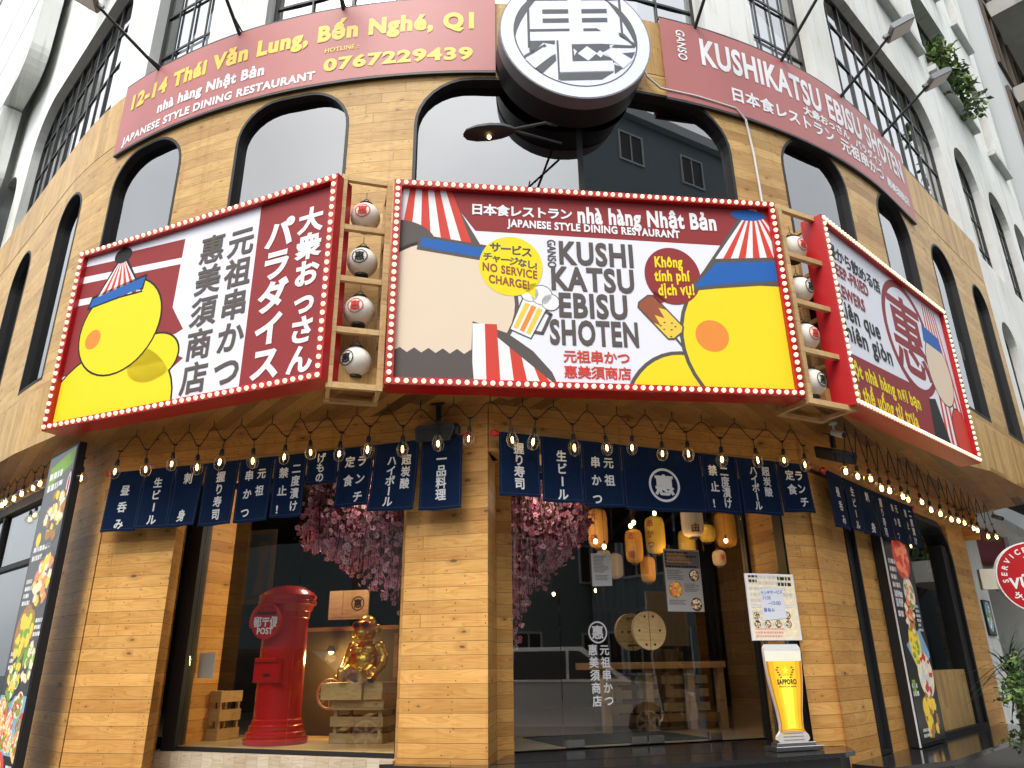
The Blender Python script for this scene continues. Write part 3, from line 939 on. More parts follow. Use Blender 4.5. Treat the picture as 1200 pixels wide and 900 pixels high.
# ------------------------------------------------------------------ the three lit signs
def clip(pts, u0, u1, v0, v1):
    for ax, lim, sg in ((0, u0, 1), (0, u1, -1), (1, v0, 1), (1, v1, -1)):
        out = []
        for i in range(len(pts)):
            a, c = pts[i - 1], pts[i]
            ia, ic = sg * (a[ax] - lim) >= 0, sg * (c[ax] - lim) >= 0
            if ia != ic:
                t = (lim - a[ax]) / (c[ax] - a[ax])
                out.append((a[0] + t * (c[0] - a[0]), a[1] + t * (c[1] - a[1])))
            if ic: out.append(c)
        pts = out
        if not pts: break
    return pts
class Art:
    def __init__(s, mb, box, w):
        s.mb, s.bx, s.w = mb, box, w
    def p(s, matn, pts, lay):
        q = clip(pts, *s.bx)
        if len(q) >= 3:
            s.mb.use(matn).poly(q, s.w + lay * .0004)
    def fan(s, apex, pts, n, mats, lay):
        """n wedges from the apex to points spread along pts[0]..pts[1]"""
        (a, b_), (c, d) = pts
        for i in range(n):
            t0, t1 = i / n, (i + 1) / n
            s.p(mats[i % 2], [apex, (a + (c - a) * t0, b_ + (d - b_) * t0), (a + (c - a) * t1, b_ + (d - b_) * t1)], lay)
    def bar(s, matn, pts, th, lay):
        for (a, b_), (c, d) in zip(pts, pts[1:]):
            L = math.hypot(c - a, d - b_)
            nx, ny = -(d - b_) / L * th / 2, (c - a) / L * th / 2
            ex, ey = (c - a) / L * th * .3, (d - b_) / L * th * .3
            s.p(matn, [(a + nx - ex, b_ + ny - ey), (a - nx - ex, b_ - ny - ey), (c - nx + ex, d - ny + ey), (c + nx + ex, d + ny + ey)], lay)
proto_bulb = None
def marquee(root, f, W_, H_, pitch, bd, first):
    """a row of small dome bulbs round the frame; the first hundred are parts, the rest of the row one part"""
    global proto_bulb
    c = bd / 2
    pts = []
    def run(a, c_, p, q):
        n = max(1, round(math.hypot(p - a, q - c_) / pitch))
        for i in range(n): pts.append((a + (p - a) * i / n, c_ + (q - c_) * i / n))
    cor = [(c, c), (W_ - c, c), (W_ - c, H_ - c), (c, H_ - c)]
    cor = cor[first:] + cor[:first]
    for i in range(4): run(*cor[i], *cor[(i + 1) % 4])
    o0 = Vector(root.location)
    def pos(u, v): return Vector(f(u, v, .004))
    for i, (u, v) in enumerate(pts[:100]):
        if proto_bulb is None:
            m_ = MB().use('marquee_bulb'); m_.ball((0, 0, 0), .0215, 10, 6)
            bo = m_.build('sign_bulb')
            proto_bulb = bo
        else:
            bo = proto_bulb.copy(); COL.objects.link(bo); bo.name = 'sign_bulb'
        bo.parent = root
        bo.location = pos(u, v) - o0
    if len(pts) > 100:
        m_ = MB().use('marquee_bulb')
        for u, v in pts[100:]: m_.ball(tuple(pos(u, v)), .0215, 10, 6)
        tag(m_.build('sign_bulb_row', root), kind='stuff')
def sign_box(P, Q, H_, label, z0=3.45):
    W_ = math.hypot(Q[0] - P[0], Q[1] - P[1])
    az = math.degrees(math.atan2(Q[0] - P[0], Q[1] - P[1]))
    g = WF(P, az)
    f = lambda u, v, w: g(u, v + z0, w)
    root = thing('illuminated_sign', f(W_ / 2, 0, 0), label, 'sign', 'marquee signs over the shop front')
    bd = .068
    b = MB(f).use('sign_red')
    b.box(0, W_, 0, bd, -.22, 0, bev=.004); b.box(0, W_, H_ - bd, H_, -.22, 0, bev=.004)
    b.box(0, bd, bd, H_ - bd, -.219, -.0005); b.box(W_ - bd, W_, bd, H_ - bd, -.219, -.0005)
    b.box(bd, W_ - bd, bd, H_ - bd, -.215, -.08)
    b.build('sign_frame', root)
    return root, f, W_, bd
# centre
root, f, W_, bd = sign_box(*SG['centre'], 2.0, 'wide red framed sign with yellow and red speech bubbles, facing the street corner')
b = MB(f)
A = Art(b, (bd, W_ - bd, bd, 2 - bd), -.05)
A.p('sign_white', [(0, 0), (W_, 0), (W_, 2), (0, 2)], 0)
A.p('burgundy', [(.40, 2.0), (.74, 1.525), (3.7, 1.505), (3.7, 2.0)], 1)
A.p('print_grey', [(-.2, 2), (.45, 2), (.82, 1.32), (-.2, 1.3)], 2)
A.fan((.24, 2.75), [(-.62, 1.30), (.74, 1.30)], 14, ['paint_white', 'print_red'], 3)
A.p('print_grey', circle((.05, 1.36), (.34, .24)), 4)
A.p('print_grey', circle((.46, .80), (.665, .625)), 4)
A.p('print_beige', circle((.46, .80), (.63, .59)), 5)
A.p('print_grey', [(.22, 1.30), (.80, 1.22), (.84, 1.38), (.24, 1.46)], 6)
A.p('print_blue', [(.25, 1.33), (.80, 1.25), (.81, 1.35), (.26, 1.43)], 7)
A.p('print_grey', [(.70, 0), (.72, .62), (1.02, .52), (1.24, .36), (1.40, .17), (1.47, 0)], 6)
for i in range(7): A.p(['paint_white', 'print_red'][i % 2], [(.72 + i * .12, 0), (.72 + i * .105, .60), (.825 + i * .105, .60), (.84 + i * .12, 0)] if i < 2 else [(.72 + i * .12, 0), (.72 + i * .105, max(.05, .66 - i * .09)), (.825 + i * .105, max(.04, .57 - i * .09)), (.84 + i * .12, 0)], 7)
A.p('print_grey', [(.0, 0)] + [(.05 + i * .06, .31 + .045 * (i % 2)) for i in range(12)] + [(.74, 0)], 8)
# right block of yellow
A.p('print_grey', circle((2.55, -.25), (.56, .66)), 2)
A.p('print_yellow', circle((2.55, -.25), (.525, .625)), 3)
A.p('print_grey', circle((3.32, .55), (.76, .80)), 4)
A.p('print_yellow', circle((3.32, .55), (.725, .765)), 5)
A.p('print_orange', circle((2.86, .57), .155), 6)
A.p('print_grey', [(3.42, 2.05), (2.76, 1.10), (3.7, 1.10)], 6)
A.fan((3.42, 1.98), [(2.82, 1.14), (4.02, 1.14)], 12, ['paint_white', 'print_red'], 7)
A.p('print_blue', circle((3.36, 1.86), (.17, .06)), 8)
A.p('print_grey', [(2.68, 1.01), (2.95, 1.05), (3.7, 1.14), (3.7, 1.42), (2.95, 1.36)], 8)
A.p('print_blue', [(2.74, 1.05), (2.98, 1.09), (3.7, 1.18), (3.7, 1.38), (2.98, 1.32)], 9)
# bubbles
A.p('print_yellow', circle((1.06, 1.18), (.285, .30)), 9)
A.p('print_yellow', [(1.14, .98), (1.28, 1.02), (1.27, .86)], 9)
A.p('burgundy', circle((2.55, 1.16), (.265, .295)), 6)
A.p('burgundy', [(2.36, 1.0), (2.47, .90), (2.32, .83)], 6)
# beer mug and skewer
def rot(pts, c, a): return [(c[0] + x * cos(a) - y * sin(a), c[1] + x * sin(a) + y * cos(a)) for x, y in pts]
mc, ma = (1.215, .70), R(-24)
A.p('print_grey', rot([(-.105, -.205), (.105, -.205), (.125, .17), (-.125, .17)], mc, ma), 7)
A.p('paint_white', rot([(-.095, -.195), (.095, -.195), (.112, .17), (-.112, .17)], mc, ma), 8)
for i in range(3): A.p('print_orange' if i == 1 else 'banner_yellow', rot([(-.08 + i * .06, -.17), (-.04 + i * .06, -.17), (-.035 + i * .06, .10), (-.08 + i * .06, .10)], mc, ma), 9)
for q, r in (((-.08, .2), .085), ((.02, .23), .10), ((.12, .2), .085)):
    cc = rot([q], mc, ma)[0]
    A.p('print_grey', circle(cc, r), 8); A.p('paint_white', circle(cc, r - .008), 8.6)
A.bar('print_grey', rot([(.11, .10), (.17, .09), (.17, -.11), (.10, -.13)], mc, ma), .03, 7)
sc_, sa = (2.40, .735), R(40)
A.bar('print_grey', [(2.46, .62), (2.60, .42)], .022, 2)
A.p('print_grey', rot([(-.105, -.20), (-.06, -.235), (.06, -.235), (.105, -.20), (.105, .2), (.06, .235), (-.06, .235), (-.105, .2)], sc_, sa), 6)
A.p('banner_yellow', rot([(-.09, -.19), (-.05, -.22), (.05, -.22), (.09, -.19), (.09, .19), (-.09, .19)], sc_, sa), 7)
A.p('print_brown', rot([(-.09, .19), (-.05, .22), (.05, .22), (.09, .19), (.09, .02), (.05, .08), (.02, -.03), (-.03, .05), (-.06, -.06), (-.09, .0)], sc_, sa), 8)
for i in range(7): A.p('print_grey', circle(rot([(-.06 + .05 * (i % 3), -.06 - .045 * (i // 2))], sc_, sa)[0], (.011, .007), 8), 9)
b.build('panel', root, fix=False)
T = Lines(f, root)
wt = -.05 + .0046
T.use('paint_white')
for i, ch in enumerate('日本食レストラン'): ktext(T, ch, .755 + i * .118, 1.755, .125, wt, .035)
T.flush()
htext(T, 'nhà hàng Nhật Bản', 1.69, 3.03, 1.675, .165, wt, .042)
htext(T, 'JAPANESE STYLE DINING RESTAURANT', 1.03, 2.66, 1.59, .075, wt, .04, v1=1.565)
T.use('print_grey')
for i, ch in enumerate('サービス'): ktext(T, ch, .92 + i * .095, 1.365 - i * .012, .105, wt, .035)
T.flush()
for i, ch in enumerate('チャージなし!'): ktext(T, ch, .85 + i * .078, 1.265 - i * .012, .088, wt, .035)
T.flush()
T.use('print_brown')
htext(T, 'NO SERVICE', .805, 1.295, 1.125, .078, wt, .035, v1=1.06)
htext(T, 'CHARGE!', .86, 1.22, 1.005, .078, wt, .035, v1=.955)
T.use('print_grey')
for i, (s_, a, c) in enumerate((('KUSHI', 1.50, 2.19), ('KATSU', 1.42, 2.18), ('EBISU', 1.48, 2.10), ('SHOTEN', 1.39, 2.18))):
    htext(T, s_, a, c, 1.235 - .265 * i, .222, wt, .036)
vs, fs = glyphs('GANSO', .02)
T.add([(1.395 + y * .075 / .69, 1.475 - x * .082, wt + max(0, z) * TH) for x, y, z in vs], fs)
T.flush()
T.use('print_red')
for i, ch in enumerate('元祖串かつ'): ktext(T, ch, 1.56 + i * .118, .325, .122, wt, .025)
T.flush()
for i, ch in enumerate('惠美須商店'): ktext(T, ch, 1.56 + i * .118, .180, .122, wt, .022)
T.flush()
T.use('print_yellow')
htext(T, 'Không', 2.39, 2.655, 1.245, .105, wt, .04, v1=1.255)
htext(T, 'tính phí', 2.375, 2.715, 1.10, .105, wt, .04, v1=1.115)
htext(T, 'dịch vụ!', 2.40, 2.74, .955, .105, wt, .04, v1=.975)
T.flush()
marquee(root, f, W_, 2.0, .0715, bd, 3)
# left
root, f, W_, bd = sign_box(*SG['left'], 1.96, 'red framed sign with tall grey and white Japanese writing, left of the wide sign')
b = MB(f)
A = Art(b, (bd, W_ - bd, bd, 1.96 - bd), -.05)
A.p('sign_white', [(0, 0), (W_, 0), (W_, 2), (0, 2)], 0)
A.p('burgundy', [(2.36, 0), (W_, 0), (W_, 2), (2.36, 2)], 1)
A.p('burgundy', [(0, .55), (1.52, .75), (1.60, .78), (1.46, .98), (1.42, 1.04), (1.44, 1.78), (0, 1.86)], 1)
A.p('sign_white', [(0, 1.60), (1.45, 1.50), (1.45, 1.57), (0, 1.68)], 2)
A.p('sign_white', [(0, 1.34), (.4, 1.32), (.4, 1.39), (0, 1.42)], 2)
A.p('sign_white', [(.9, 1.24), (1.18, 1.22), (1.18, 1.30), (.9, 1.33)], 2)
A.p('sign_white', [(.9, 1.0), (1.14, .98), (1.14, 1.06), (.9, 1.08)], 2)
A.p('sign_white', [(0, 1.80), (.6, 1.76), (.6, 1.86), (0, 1.9)], 2)
A.p('burgundy', [(1.28, .24), (1.66, .48), (1.30, .66)], 1)
A.p('print_black', circle((.74, .10), (.86, .68)), 3)
A.p('print_yellow', circle((.74, .10), (.84, .66)), 4)
A.p('print_black', circle((1.26, .55), (.34, .26)), 3)
A.p('print_yellow', circle((1.26, .55), (.32, .24)), 4)
A.p('print_black', circle((.74, .98), (.555, .52)), 5)
A.p('print_yellow', circle((.74, .98), (.535, .50)), 6)
A.p('print_orange', circle((.40, .90), .105), 7)
A.p('print_black', [(.60, 1.86), (.28, 1.30), (.98, 1.30)], 7)
A.fan((.60, 1.80), [(.31, 1.32), (.95, 1.32)], 11, ['paint_white', 'print_red'], 8)
A.p('print_black', circle((.60, 1.80), (.12, .09)), 8.5)
A.p('print_black', [(.22, 1.26), (.98, 1.33), (1.0, 1.50), (.26, 1.40)], 8)
A.p('print_blue', [(.25, 1.28), (.96, 1.35), (.98, 1.47), (.28, 1.37)], 9)
b.build('panel', root, fix=False)
T = Lines(f, root)
T.use('print_grey')
vtext(T, '元祖串かつ', 2.17, 1.56, 2.20, .26, .315, wt, .026)
vtext(T, '惠美須商店', 1.82, 1.57, 1.83, .26, .315, wt, .024)
T.use('letter_white')
vtext(T, '大衆おっさん', 2.96, 1.58, 2.98, .23, .27, wt, .04)
vtext(T, 'パラダイス', 2.62, 1.53, 2.62, .26, .32, wt, .045)
T.flush()
marquee(root, f, W_, 1.96, .079, bd, 0)
# right
root, f, W_, bd = sign_box(*SG['right'], 2.0, 'red framed sign with a big red ringed character, farthest right, turned to the side street')
b = MB(f)
A = Art(b, (bd, W_ - bd, bd, 2 - bd), -.05)
A.p('sign_white', [(0, 0), (W_, 0), (W_, 2), (0, 2)], 0)
ring_o = circle((1.95, 1.24), (.69, .70))
A.p('burgundy', ring_o, 1)
A.p('sign_white', circle((1.95, 1.24), (.60, .61)), 2)
A.p('burgundy', [(0, 0), (2.3, 0), (2.14, .64), (0, .56)], 4)
for i in range(12): A.p(['paint_white', 'print_red'][i % 2], [(2.40 + i * .075 - (.06 if i < 6 else 0), 0), (2.475 + i * .075 - (.06 if i < 6 else 0), 0), (2.62 + i * .035, 1.9), (2.585 + i * .035, 1.9)], 5)
A.p('print_black', [(2.05, 0), (2.12, .55), (2.34, .60), (2.58, .0)], 6)
A.p('print_black', circle((2.72, 1.02), (.385, .435)), 7)
A.p('print_beige', circle((2.72, 1.02), (.37, .42)), 8)
A.p('print_blue', [(2.40, 1.34), (2.98, 1.32), (2.94, 1.52), (2.44, 1.56)], 9)
A.p('print_black', circle((3.02, .30), (.28, .33)), 8)
A.p('print_red', circle((3.02, .30), (.265, .315)), 9)
b.build('panel', root, fix=False)
T = Lines(f, root)
T.use('burgundy'); ktext(T, '惠', 1.93, 1.24, 1.04, -.05 + .0014, .018); T.flush()
T.use('print_black')
for i, ch in enumerate('昼から飲める店'): ktext(T, ch, .22 + i * .172, 1.69 - i * .005, .185, wt, .02)
T.flush()
T.use('burgundy')
htext(T, 'DEEP-FRIED', .10, .97, 1.42, .135, wt, .03); htext(T, 'SKEWERS', .08, .79, 1.185, .135, wt, .03)
T.use('print_black')
htext(T, 'Xiên que', .06, 1.06, .955, .19, wt, .022); htext(T, 'chiên giòn', .06, 1.25, .715, .19, wt, .022)
T.use('print_yellow')
htext(T, 'Một nhà hàng nơi bạn', .07, 1.80, .345, .145, wt, .04); htext(T, 'có thể uống từ trưa', .07, 1.62, .11, .145, wt, .04)
T.flush()
marquee(root, f, W_, 2.0, .0665, bd, 2)

# ------------------------------------------------------------------ round house sign
S0 = 1.12
c0 = PW(S0, 0)
azr = math.degrees(S0 / CR) + 90
azr = 90 - math.degrees(S0 / CR)
g = WF(c0, azr)
fr = lambda u, v, w: g(u, v + 7.37, w)
root = thing('round_sign', fr(0, -.8, .2), 'big round white sign with a grey ringed character, on a black drum', 'sign')
b = MB(fr).use('black_metal'); b.prism(circle((0, 0), .79, 48), -.05, .24, smooth=True); b.build('drum', root)
b = MB(fr).use('rim_grey'); b.prism(circle((0, 0), .80, 56), .24, .40, smooth=True); b.build('rim', root)
b = MB(fr).use('logo_white'); b.poly(circle((0, 0), .785, 56), .403)
def K(x, y): return ((x - 605) * .0018, -(y - 240 - .11 * (x - 605)) * .0024)
def face(m_, pts, lay): b.use(m_).poly([K(*q) for q in pts], .403 + lay * .0012)
b.use('emblem_grey')
b.poly([(.655 * cos(2 * pi * i / 48), .655 * sin(2 * pi * i / 48)) for i in range(48)], .4042)
b.use('logo_white')
b.poly([(.64 * cos(2 * pi * i / 48), -.004 + .638 * sin(2 * pi * i / 48)) for i in range(48)], .4054)
G_, Wt = 'emblem_grey', 'logo_white'
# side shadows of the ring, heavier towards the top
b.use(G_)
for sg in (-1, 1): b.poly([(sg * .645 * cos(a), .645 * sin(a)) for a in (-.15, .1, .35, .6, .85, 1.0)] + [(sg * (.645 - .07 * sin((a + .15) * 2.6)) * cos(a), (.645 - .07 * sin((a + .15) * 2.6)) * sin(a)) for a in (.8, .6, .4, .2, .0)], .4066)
# grey outline and shadow of the block
face(G_, [(322, -70), (336, -70), (336, 300), (322, 300)], 4); face(G_, [(870, -90), (884, -90), (888, 262), (874, 262)], 4)
face(G_, [(335, 22), (565, 22), (565, 34), (335, 34)], 4); face(G_, [(645, 22), (868, 22), (868, 34), (645, 34)], 4)
for y0 in (86, 138):
    face(G_, [(412, y0), (566, y0), (566, y0 + 24), (412, y0 + 24)], 4); face(G_, [(645, y0), (798, y0), (798, y0 + 24), (645, y0 + 24)], 4)
face(G_, [(335, 197), (568, 197), (568, 210), (335, 210)], 4); face(G_, [(650, 197), (730, 197), (755, 212), (650, 212)], 4)
face(G_, [(400, -60), (560, -60), (560, -30), (400, -30)], 4); face(G_, [(645, -60), (800, -60), (800, -30), (645, -30)], 4)
face(G_, [(330, 262), (480, 262), (478, 284), (410, 272), (345, 330), (330, 318)], 4)
face(G_, [(488, 262), (500, 262), (502, 470), (490, 480)], 4)
face(G_, [(360, 408), (480, 335), (482, 372), (400, 440)], 4)
face(G_, [(300, 340), (420, 280), (430, 292), (300, 356)], 4)
face(G_, [(575, 285), (800, 285), (800, 310), (740, 340), (820, 372), (820, 390), (575, 390)], 4)
face(G_, [(500, 440), (815, 440), (740, 480), (500, 480)], 4)
face(G_, [(818, 400), (872, 420), (818, 452)], 4)
face(G_, [(860, 232), (960, 290), (950, 312), (800, 308), (870, 274)], 4)
face(G_, [(870, 340), (950, 335), (925, 372)], 4)
# white strokes of the lower half
face(Wt, [(500, 262), (576, 262), (576, 380), (812, 380), (812, 436), (500, 436)], 5)
face(Wt, [(665, 298), (722, 338), (668, 378), (608, 338)], 6)
face(Wt, [(740, 322), (765, 340), (742, 362), (716, 342)], 6)
face(Wt, [(585, 310), (605, 325), (588, 350)], 6)
face(Wt, [(410, 300), (466, 340), (360, 412), (305, 362)], 6)
face(Wt, [(810, 306), (930, 378), (870, 425), (770, 340)], 6)
face(Wt, [(740, 240), (850, 240), (950, 300), (740, 285)], 5)
face(G_, [(855, 225), (892, 232), (950, 298), (935, 298)], 7)
b.build('sign_face', root, fix=False)

# ------------------------------------------------------------------ the two vinyl banners
def banner(s0, s1, z0, z1, label):
    root = thing('banner', (*PW((s0 + s1) / 2, .05), z0), label, 'banner', 'banners along the top of the boards')
    b = MB(CF).use('banner_red')
    n = 22
    wv = lambda i, k: .045 + .0012 * sin(i * 1.7 + k) + .001 * sin(i * .6 + 2 * k)
    P = [(s0 + (s1 - s0) * i / n, z0 + (z1 - z0) * k / 4, wv(i, k)) for k in range(5) for i in range(n + 1)]
    F = [(k * (n + 1) + i, k * (n + 1) + i + 1, (k + 1) * (n + 1) + i + 1, (k + 1) * (n + 1) + i) for k in range(4) for i in range(n)]
    b.add(P, F, True); b.build('sheet', root, fix=False)
    e = MB(CF).use('black_metal')
    for i in range(n):
        a, c = s0 + (s1 - s0) * i / n, s0 + (s1 - s0) * (i + 1) / n
        e.box(a, c, z0 - .03, z0 - .004, .005, .045); e.box(a, c, z1 + .002, z1 + .02, .005, .045)
    e.build('batten', root)
    return root
root = banner(-4.62, .33, 7.21, 8.24, 'dusty red banner with yellow address lettering, left of the round sign')
T = Lines(CF, root).use('banner_yellow')
htext(T, '12-14 Thái Văn Lung, Bến Nghé, Q1', -4.42, .10, 7.80, .205, .049, .055)
htext(T, 'HOTLINE :', -1.55, -1.16, 7.62, .055, .049, .03)
htext(T, '0767229439', -1.55, .09, 7.36, .155, .049, .045)
T.use('paint_white')
htext(T, 'nhà hàng Nhật Bản', -3.85, -2.28, 7.50, .14, .049, .045)
htext(T, 'JAPANESE STYLE DINING RESTAURANT', -4.46, -1.64, 7.275, .105, .049, .04)
T.flush()
root = banner(2.22, 7.05, 7.10, 8.24, 'dusty red banner with white English and Japanese lettering, right of the round sign')
T = Lines(CF, root).use('paint_white')
htext(T, 'KUSHIKATSU EBISU SHOTEN', 2.72, 6.90, 7.70, .36, .049, .035)
vs, fs = glyphs('GANSO', .02)
T.add([(2.42 + y * .11 / .69, 8.12 - x * .125, .049 + max(0, z) * TH) for x, y, z in vs], fs)
T.flush()
for i, ch in enumerate('大衆おっさん'): ktext(T, ch, 4.30 + i * .155, 7.58, .15, .049, .04)
T.flush()
for i, ch in enumerate('パラダイス'): ktext(T, ch, 5.36 + i * .155, 7.56, .15, .049, .04)
T.flush()
for i, ch in enumerate('日本食レストラン'): ktext(T, ch, 3.16 + i * .215, 7.38, .21, .049, .032)
T.flush()
for i, ch in enumerate('元祖串かつ'): ktext(T, ch, 5.0 + i * .225, 7.36, .22, .049, .03)
T.flush()
for i, ch in enumerate('惠美須商店'): ktext(T, ch, 6.18 + i * .158, 7.35, .17, .049, .03)
T.flush()
T.flush()

# ------------------------------------------------------------------ lantern racks and round paper lanterns
def rack(fr, w_, rails, label):
    root = thing('lantern_rack', fr(w_ / 2, 3.4, -.2), label, 'rack', 'lantern racks between the signs')
    for w1, w0 in ((0, -.05), (-.32, -.36)):
        for u in (0, w_ - .05):
            b = MB(fr).use('frame_wood'); b.box(u, u + .05, 3.41, 5.46, w0, w1); b.build('upright', root)
    for v in rails:
        b = MB(fr).use('frame_wood')
        b.box(.052, w_ - .052, v - .025, v + .025, -.048, -.003)
        for u in (.008, w_ - .042): b.box(u, u + .034, v - .02, v + .02, -.318, -.047)
        b.build('rail', root)
    b = MB(fr).use('frame_wood'); b.box(.0, w_, 3.405, 3.44, -.4, -.36); b.build('rail', root)
    return root
LK, RK = WF((-1.5, 5.55), 74), WF((2.60, 6.11), 63)
rack(LK, .455, (3.435, 3.93, 4.41, 4.92, 5.43), 'narrow wooden rack of four lanterns left of the wide centre sign')
rack(RK, .59, (3.435, 3.93, 4.42, 4.92, 5.43), 'narrow wooden rack of four lanterns right of the wide centre sign')
def round_lantern(fr, c, yaw, red, label, tilt=0.0):
    root = thing('paper_lantern', fr(*c), label, 'lantern', 'white paper lanterns in the racks')
    r = .135
    b = MB(fr).use('paper_lantern')
    prof = []
    n = 18
    for i in range(n + 1):
        a = -pi / 2 + .42 + (pi - .84) * i / n
        prof.append((r * cos(a) * (1.0 if i % 2 else .985), r * 1.0 * sin(a)))
    P = [(c[0] + q * cos(2 * pi * k / 24), c[1] + h, c[2] + q * sin(2 * pi * k / 24)) for q, h in prof for k in range(24)]
    b.add(P, [(i * 24 + k, i * 24 + (k + 1) % 24, (i + 1) * 24 + (k + 1) % 24, (i + 1) * 24 + k) for i in range(n) for k in range(24)], True)
    b.build('shade', root)
    for sg in (-1, 1):
        b = MB(fr).use('black_metal')
        P = [(c[0] + q * cos(2 * pi * k / 20), c[1] + h * sg, c[2] + q * sin(2 * pi * k / 20)) for q, h in ((.058, .118), (.060, .142), (.03, .146)) for k in range(20)]
        b.add(P, [(i * 20 + k, i * 20 + (k + 1) % 20, (i + 1) * 20 + (k + 1) % 20, (i + 1) * 20 + k) for i in range(2) for k in range(20)])
        b.add(P, [list(range(40, 60))])
        b.build('cap', root)
    b = MB(fr).use('black_metal')
    b.tube([(c[0] - .05, c[1] + .14, c[2]), (c[0] - .02, c[1] + .185, c[2]), (c[0], c[1] + .20, c[2]), (c[0] + .02, c[1] + .185, c[2]), (c[0] + .05, c[1] + .14, c[2])], .004, 5)
    b.tube([(c[0], c[1] + .20, c[2]), (c[0], c[1] + .27, c[2])], .003, 5)
    b.build('hanger', root)
    def sph(a, v, w):
        th, ph = a / r + yaw, v / r + tilt
        q = r + .003 + w
        return fr(c[0] + q * sin(th) * cos(ph), c[1] + q * sin(ph), c[2] + q * cos(th) * cos(ph))
    b = MB(sph).use('print_red' if red else 'print_black')
    ring(b, (0, 0), .072, .063, 0, n=28)
    ktext(b, '惠', 0, 0, .092, 0, .028)
    b.build('mark', root, fix=False)
for z, red, yw, nm in ((5.13, 1, -.30, 'white round lantern with a red mark, topmost of the left rack'), (4.66, 0, -.28, 'white round lantern with a black mark, second from top in the left rack'),
                       (4.18, 1, -.35, 'white round lantern with a red mark, third down in the left rack'), (3.70, 0, -.75, 'white round lantern with a black mark turned aside, lowest of the left rack')):
    round_lantern(LK, (.235, z, -.15), yw, red, nm)
for z, red, u, yw, nm in ((5.09, 1, .23, .15, 'white round lantern with a red mark, topmost of the right rack'), (4.63, 0, .22, .25, 'white round lantern with a black mark, second from top in the right rack'),
                          (4.13, 1, .19, .10, 'white round lantern with a red mark, third down in the right rack'), (3.67, 0, .17, .2, 'white round lantern with a black mark, lowest of the right rack')):
    round_lantern(RK, (u + .05, z, -.14), yw - .1, red, nm)

# ------------------------------------------------------------------ flood lights on long arms
def flood(s, off, z, head, label):
    yaw = .75 if s > 0 else -.75
    root = thing('flood_light', CF(s, 8.22, .05), label, 'flood light', 'flood lights along the banner tops')
    b = MB(CF).use('black_metal')
    b.tube([(s, 8.2, .0), (s, 8.24, .06), (s, z, off)], [.02, .022, .017], 8)
    b.box(s - .05, s + .05, 8.16, 8.28, -.04, .03)
    b.tube([(s, 8.24 + (z - 8.24) * .3, .06 + (off - .06) * .3), (s + .02, 8.26, .01)], .010, 6)
    b.build('arm', root)
    if head:
        hf = WF(CF(s, 0, off)[:2], 90 - math.degrees(max(-CA, min(CA, s / CR))) - math.degrees(yaw))
        b = MB(lambda u, v, w: hf(u, z + .01 + v * .90 + w * .44, w * .90 - v * .44)).use('lamp_grey')
        b.box(-.13, .13, -.03, .035, -.03, .30, bev=.015)
        for k in range(7): b.box(-.12 + k * .036, -.11 + k * .036, .035, .055, .0, .26)
        b.box(-.02, .02, -.02, .02, -.1, -.03)
        b.build('head', root)
        b = MB(lambda u, v, w: hf(u, z + .01 + v * .90 + w * .44, w * .90 - v * .44)).use('lamp_lens')
        b.box(-.11, .11, -.036, -.0305, .0, .28)
        b.build('lens', root)
for s, off, z, hd, nm in ((-3.99, .92, 8.47, 1, 'black arm flood light over the left end of the left banner'), (-2.70, .60, 8.75, 1, 'black arm flood light over the middle of the left banner'), (-1.38, .55, 8.75, 1, 'black arm flood light over the yellow district name of the left banner'),
                          (2.69, .66, 8.75, 1, 'black arm flood light just right of the round sign'), (3.98, .85, 8.75, 1, 'black arm flood light over the middle of the right banner'), (5.16, .80, 8.66, 1, 'upper one of the two grey headed flood lights before the right grid window'),
                          (6.35, .76, 8.66, 1, 'grey headed flood light at the far right end of the right banner')):
    flood(s, off, z, hd, nm)
# pod lamp under the round sign
root = thing('pod_lamp', CF(.28, 6.0, .45), 'black pod shaped street style lamp on a strut in front of the wide upper window', 'lamp')
b = MB(CF).use('black_metal')
b.tube([(.95, 6.50, .06), (.78, 6.22, .42), (.47, 6.06, .50)], .014, 8); b.tube([(1.0, 6.30, .04), (.47, 6.05, .50)], .012, 8); b.tube([(.66, 6.14, .45), (.70, 6.26, .34)], .008, 6)
b.build('arm', root)
b = MB(lambda x, y, z: CF(.30 + x, 6.02 + z + x * .12, .50 + y)).use('black_frame')
P = []
prof = [(-.27, .02, .01), (-.24, .07, .045), (-.15, .105, .07), (-.03, .11, .078), (.08, .09, .07), (.16, .05, .05), (.19, .03, .03)]
for x, hy, hz in prof:
    for k in range(14):
        a = 2 * pi * k / 14
        P.append((x, hy * cos(a), hz * sin(a) * (1 if sin(a) > 0 else .45)))
b.add(P, [(i * 14 + k, i * 14 + (k + 1) % 14, (i + 1) * 14 + (k + 1) % 14, (i + 1) * 14 + k) for i in range(len(prof) - 1) for k in range(14)], True)
b.add(P, [list(range(14)), list(range(len(P) - 14, len(P)))])
b.build('head', root)
b = MB().use('bulb_glow'); b.ball(CF(.26, 5.965, .50), .018, 8, 6); b.build('lamp_bulb', root)

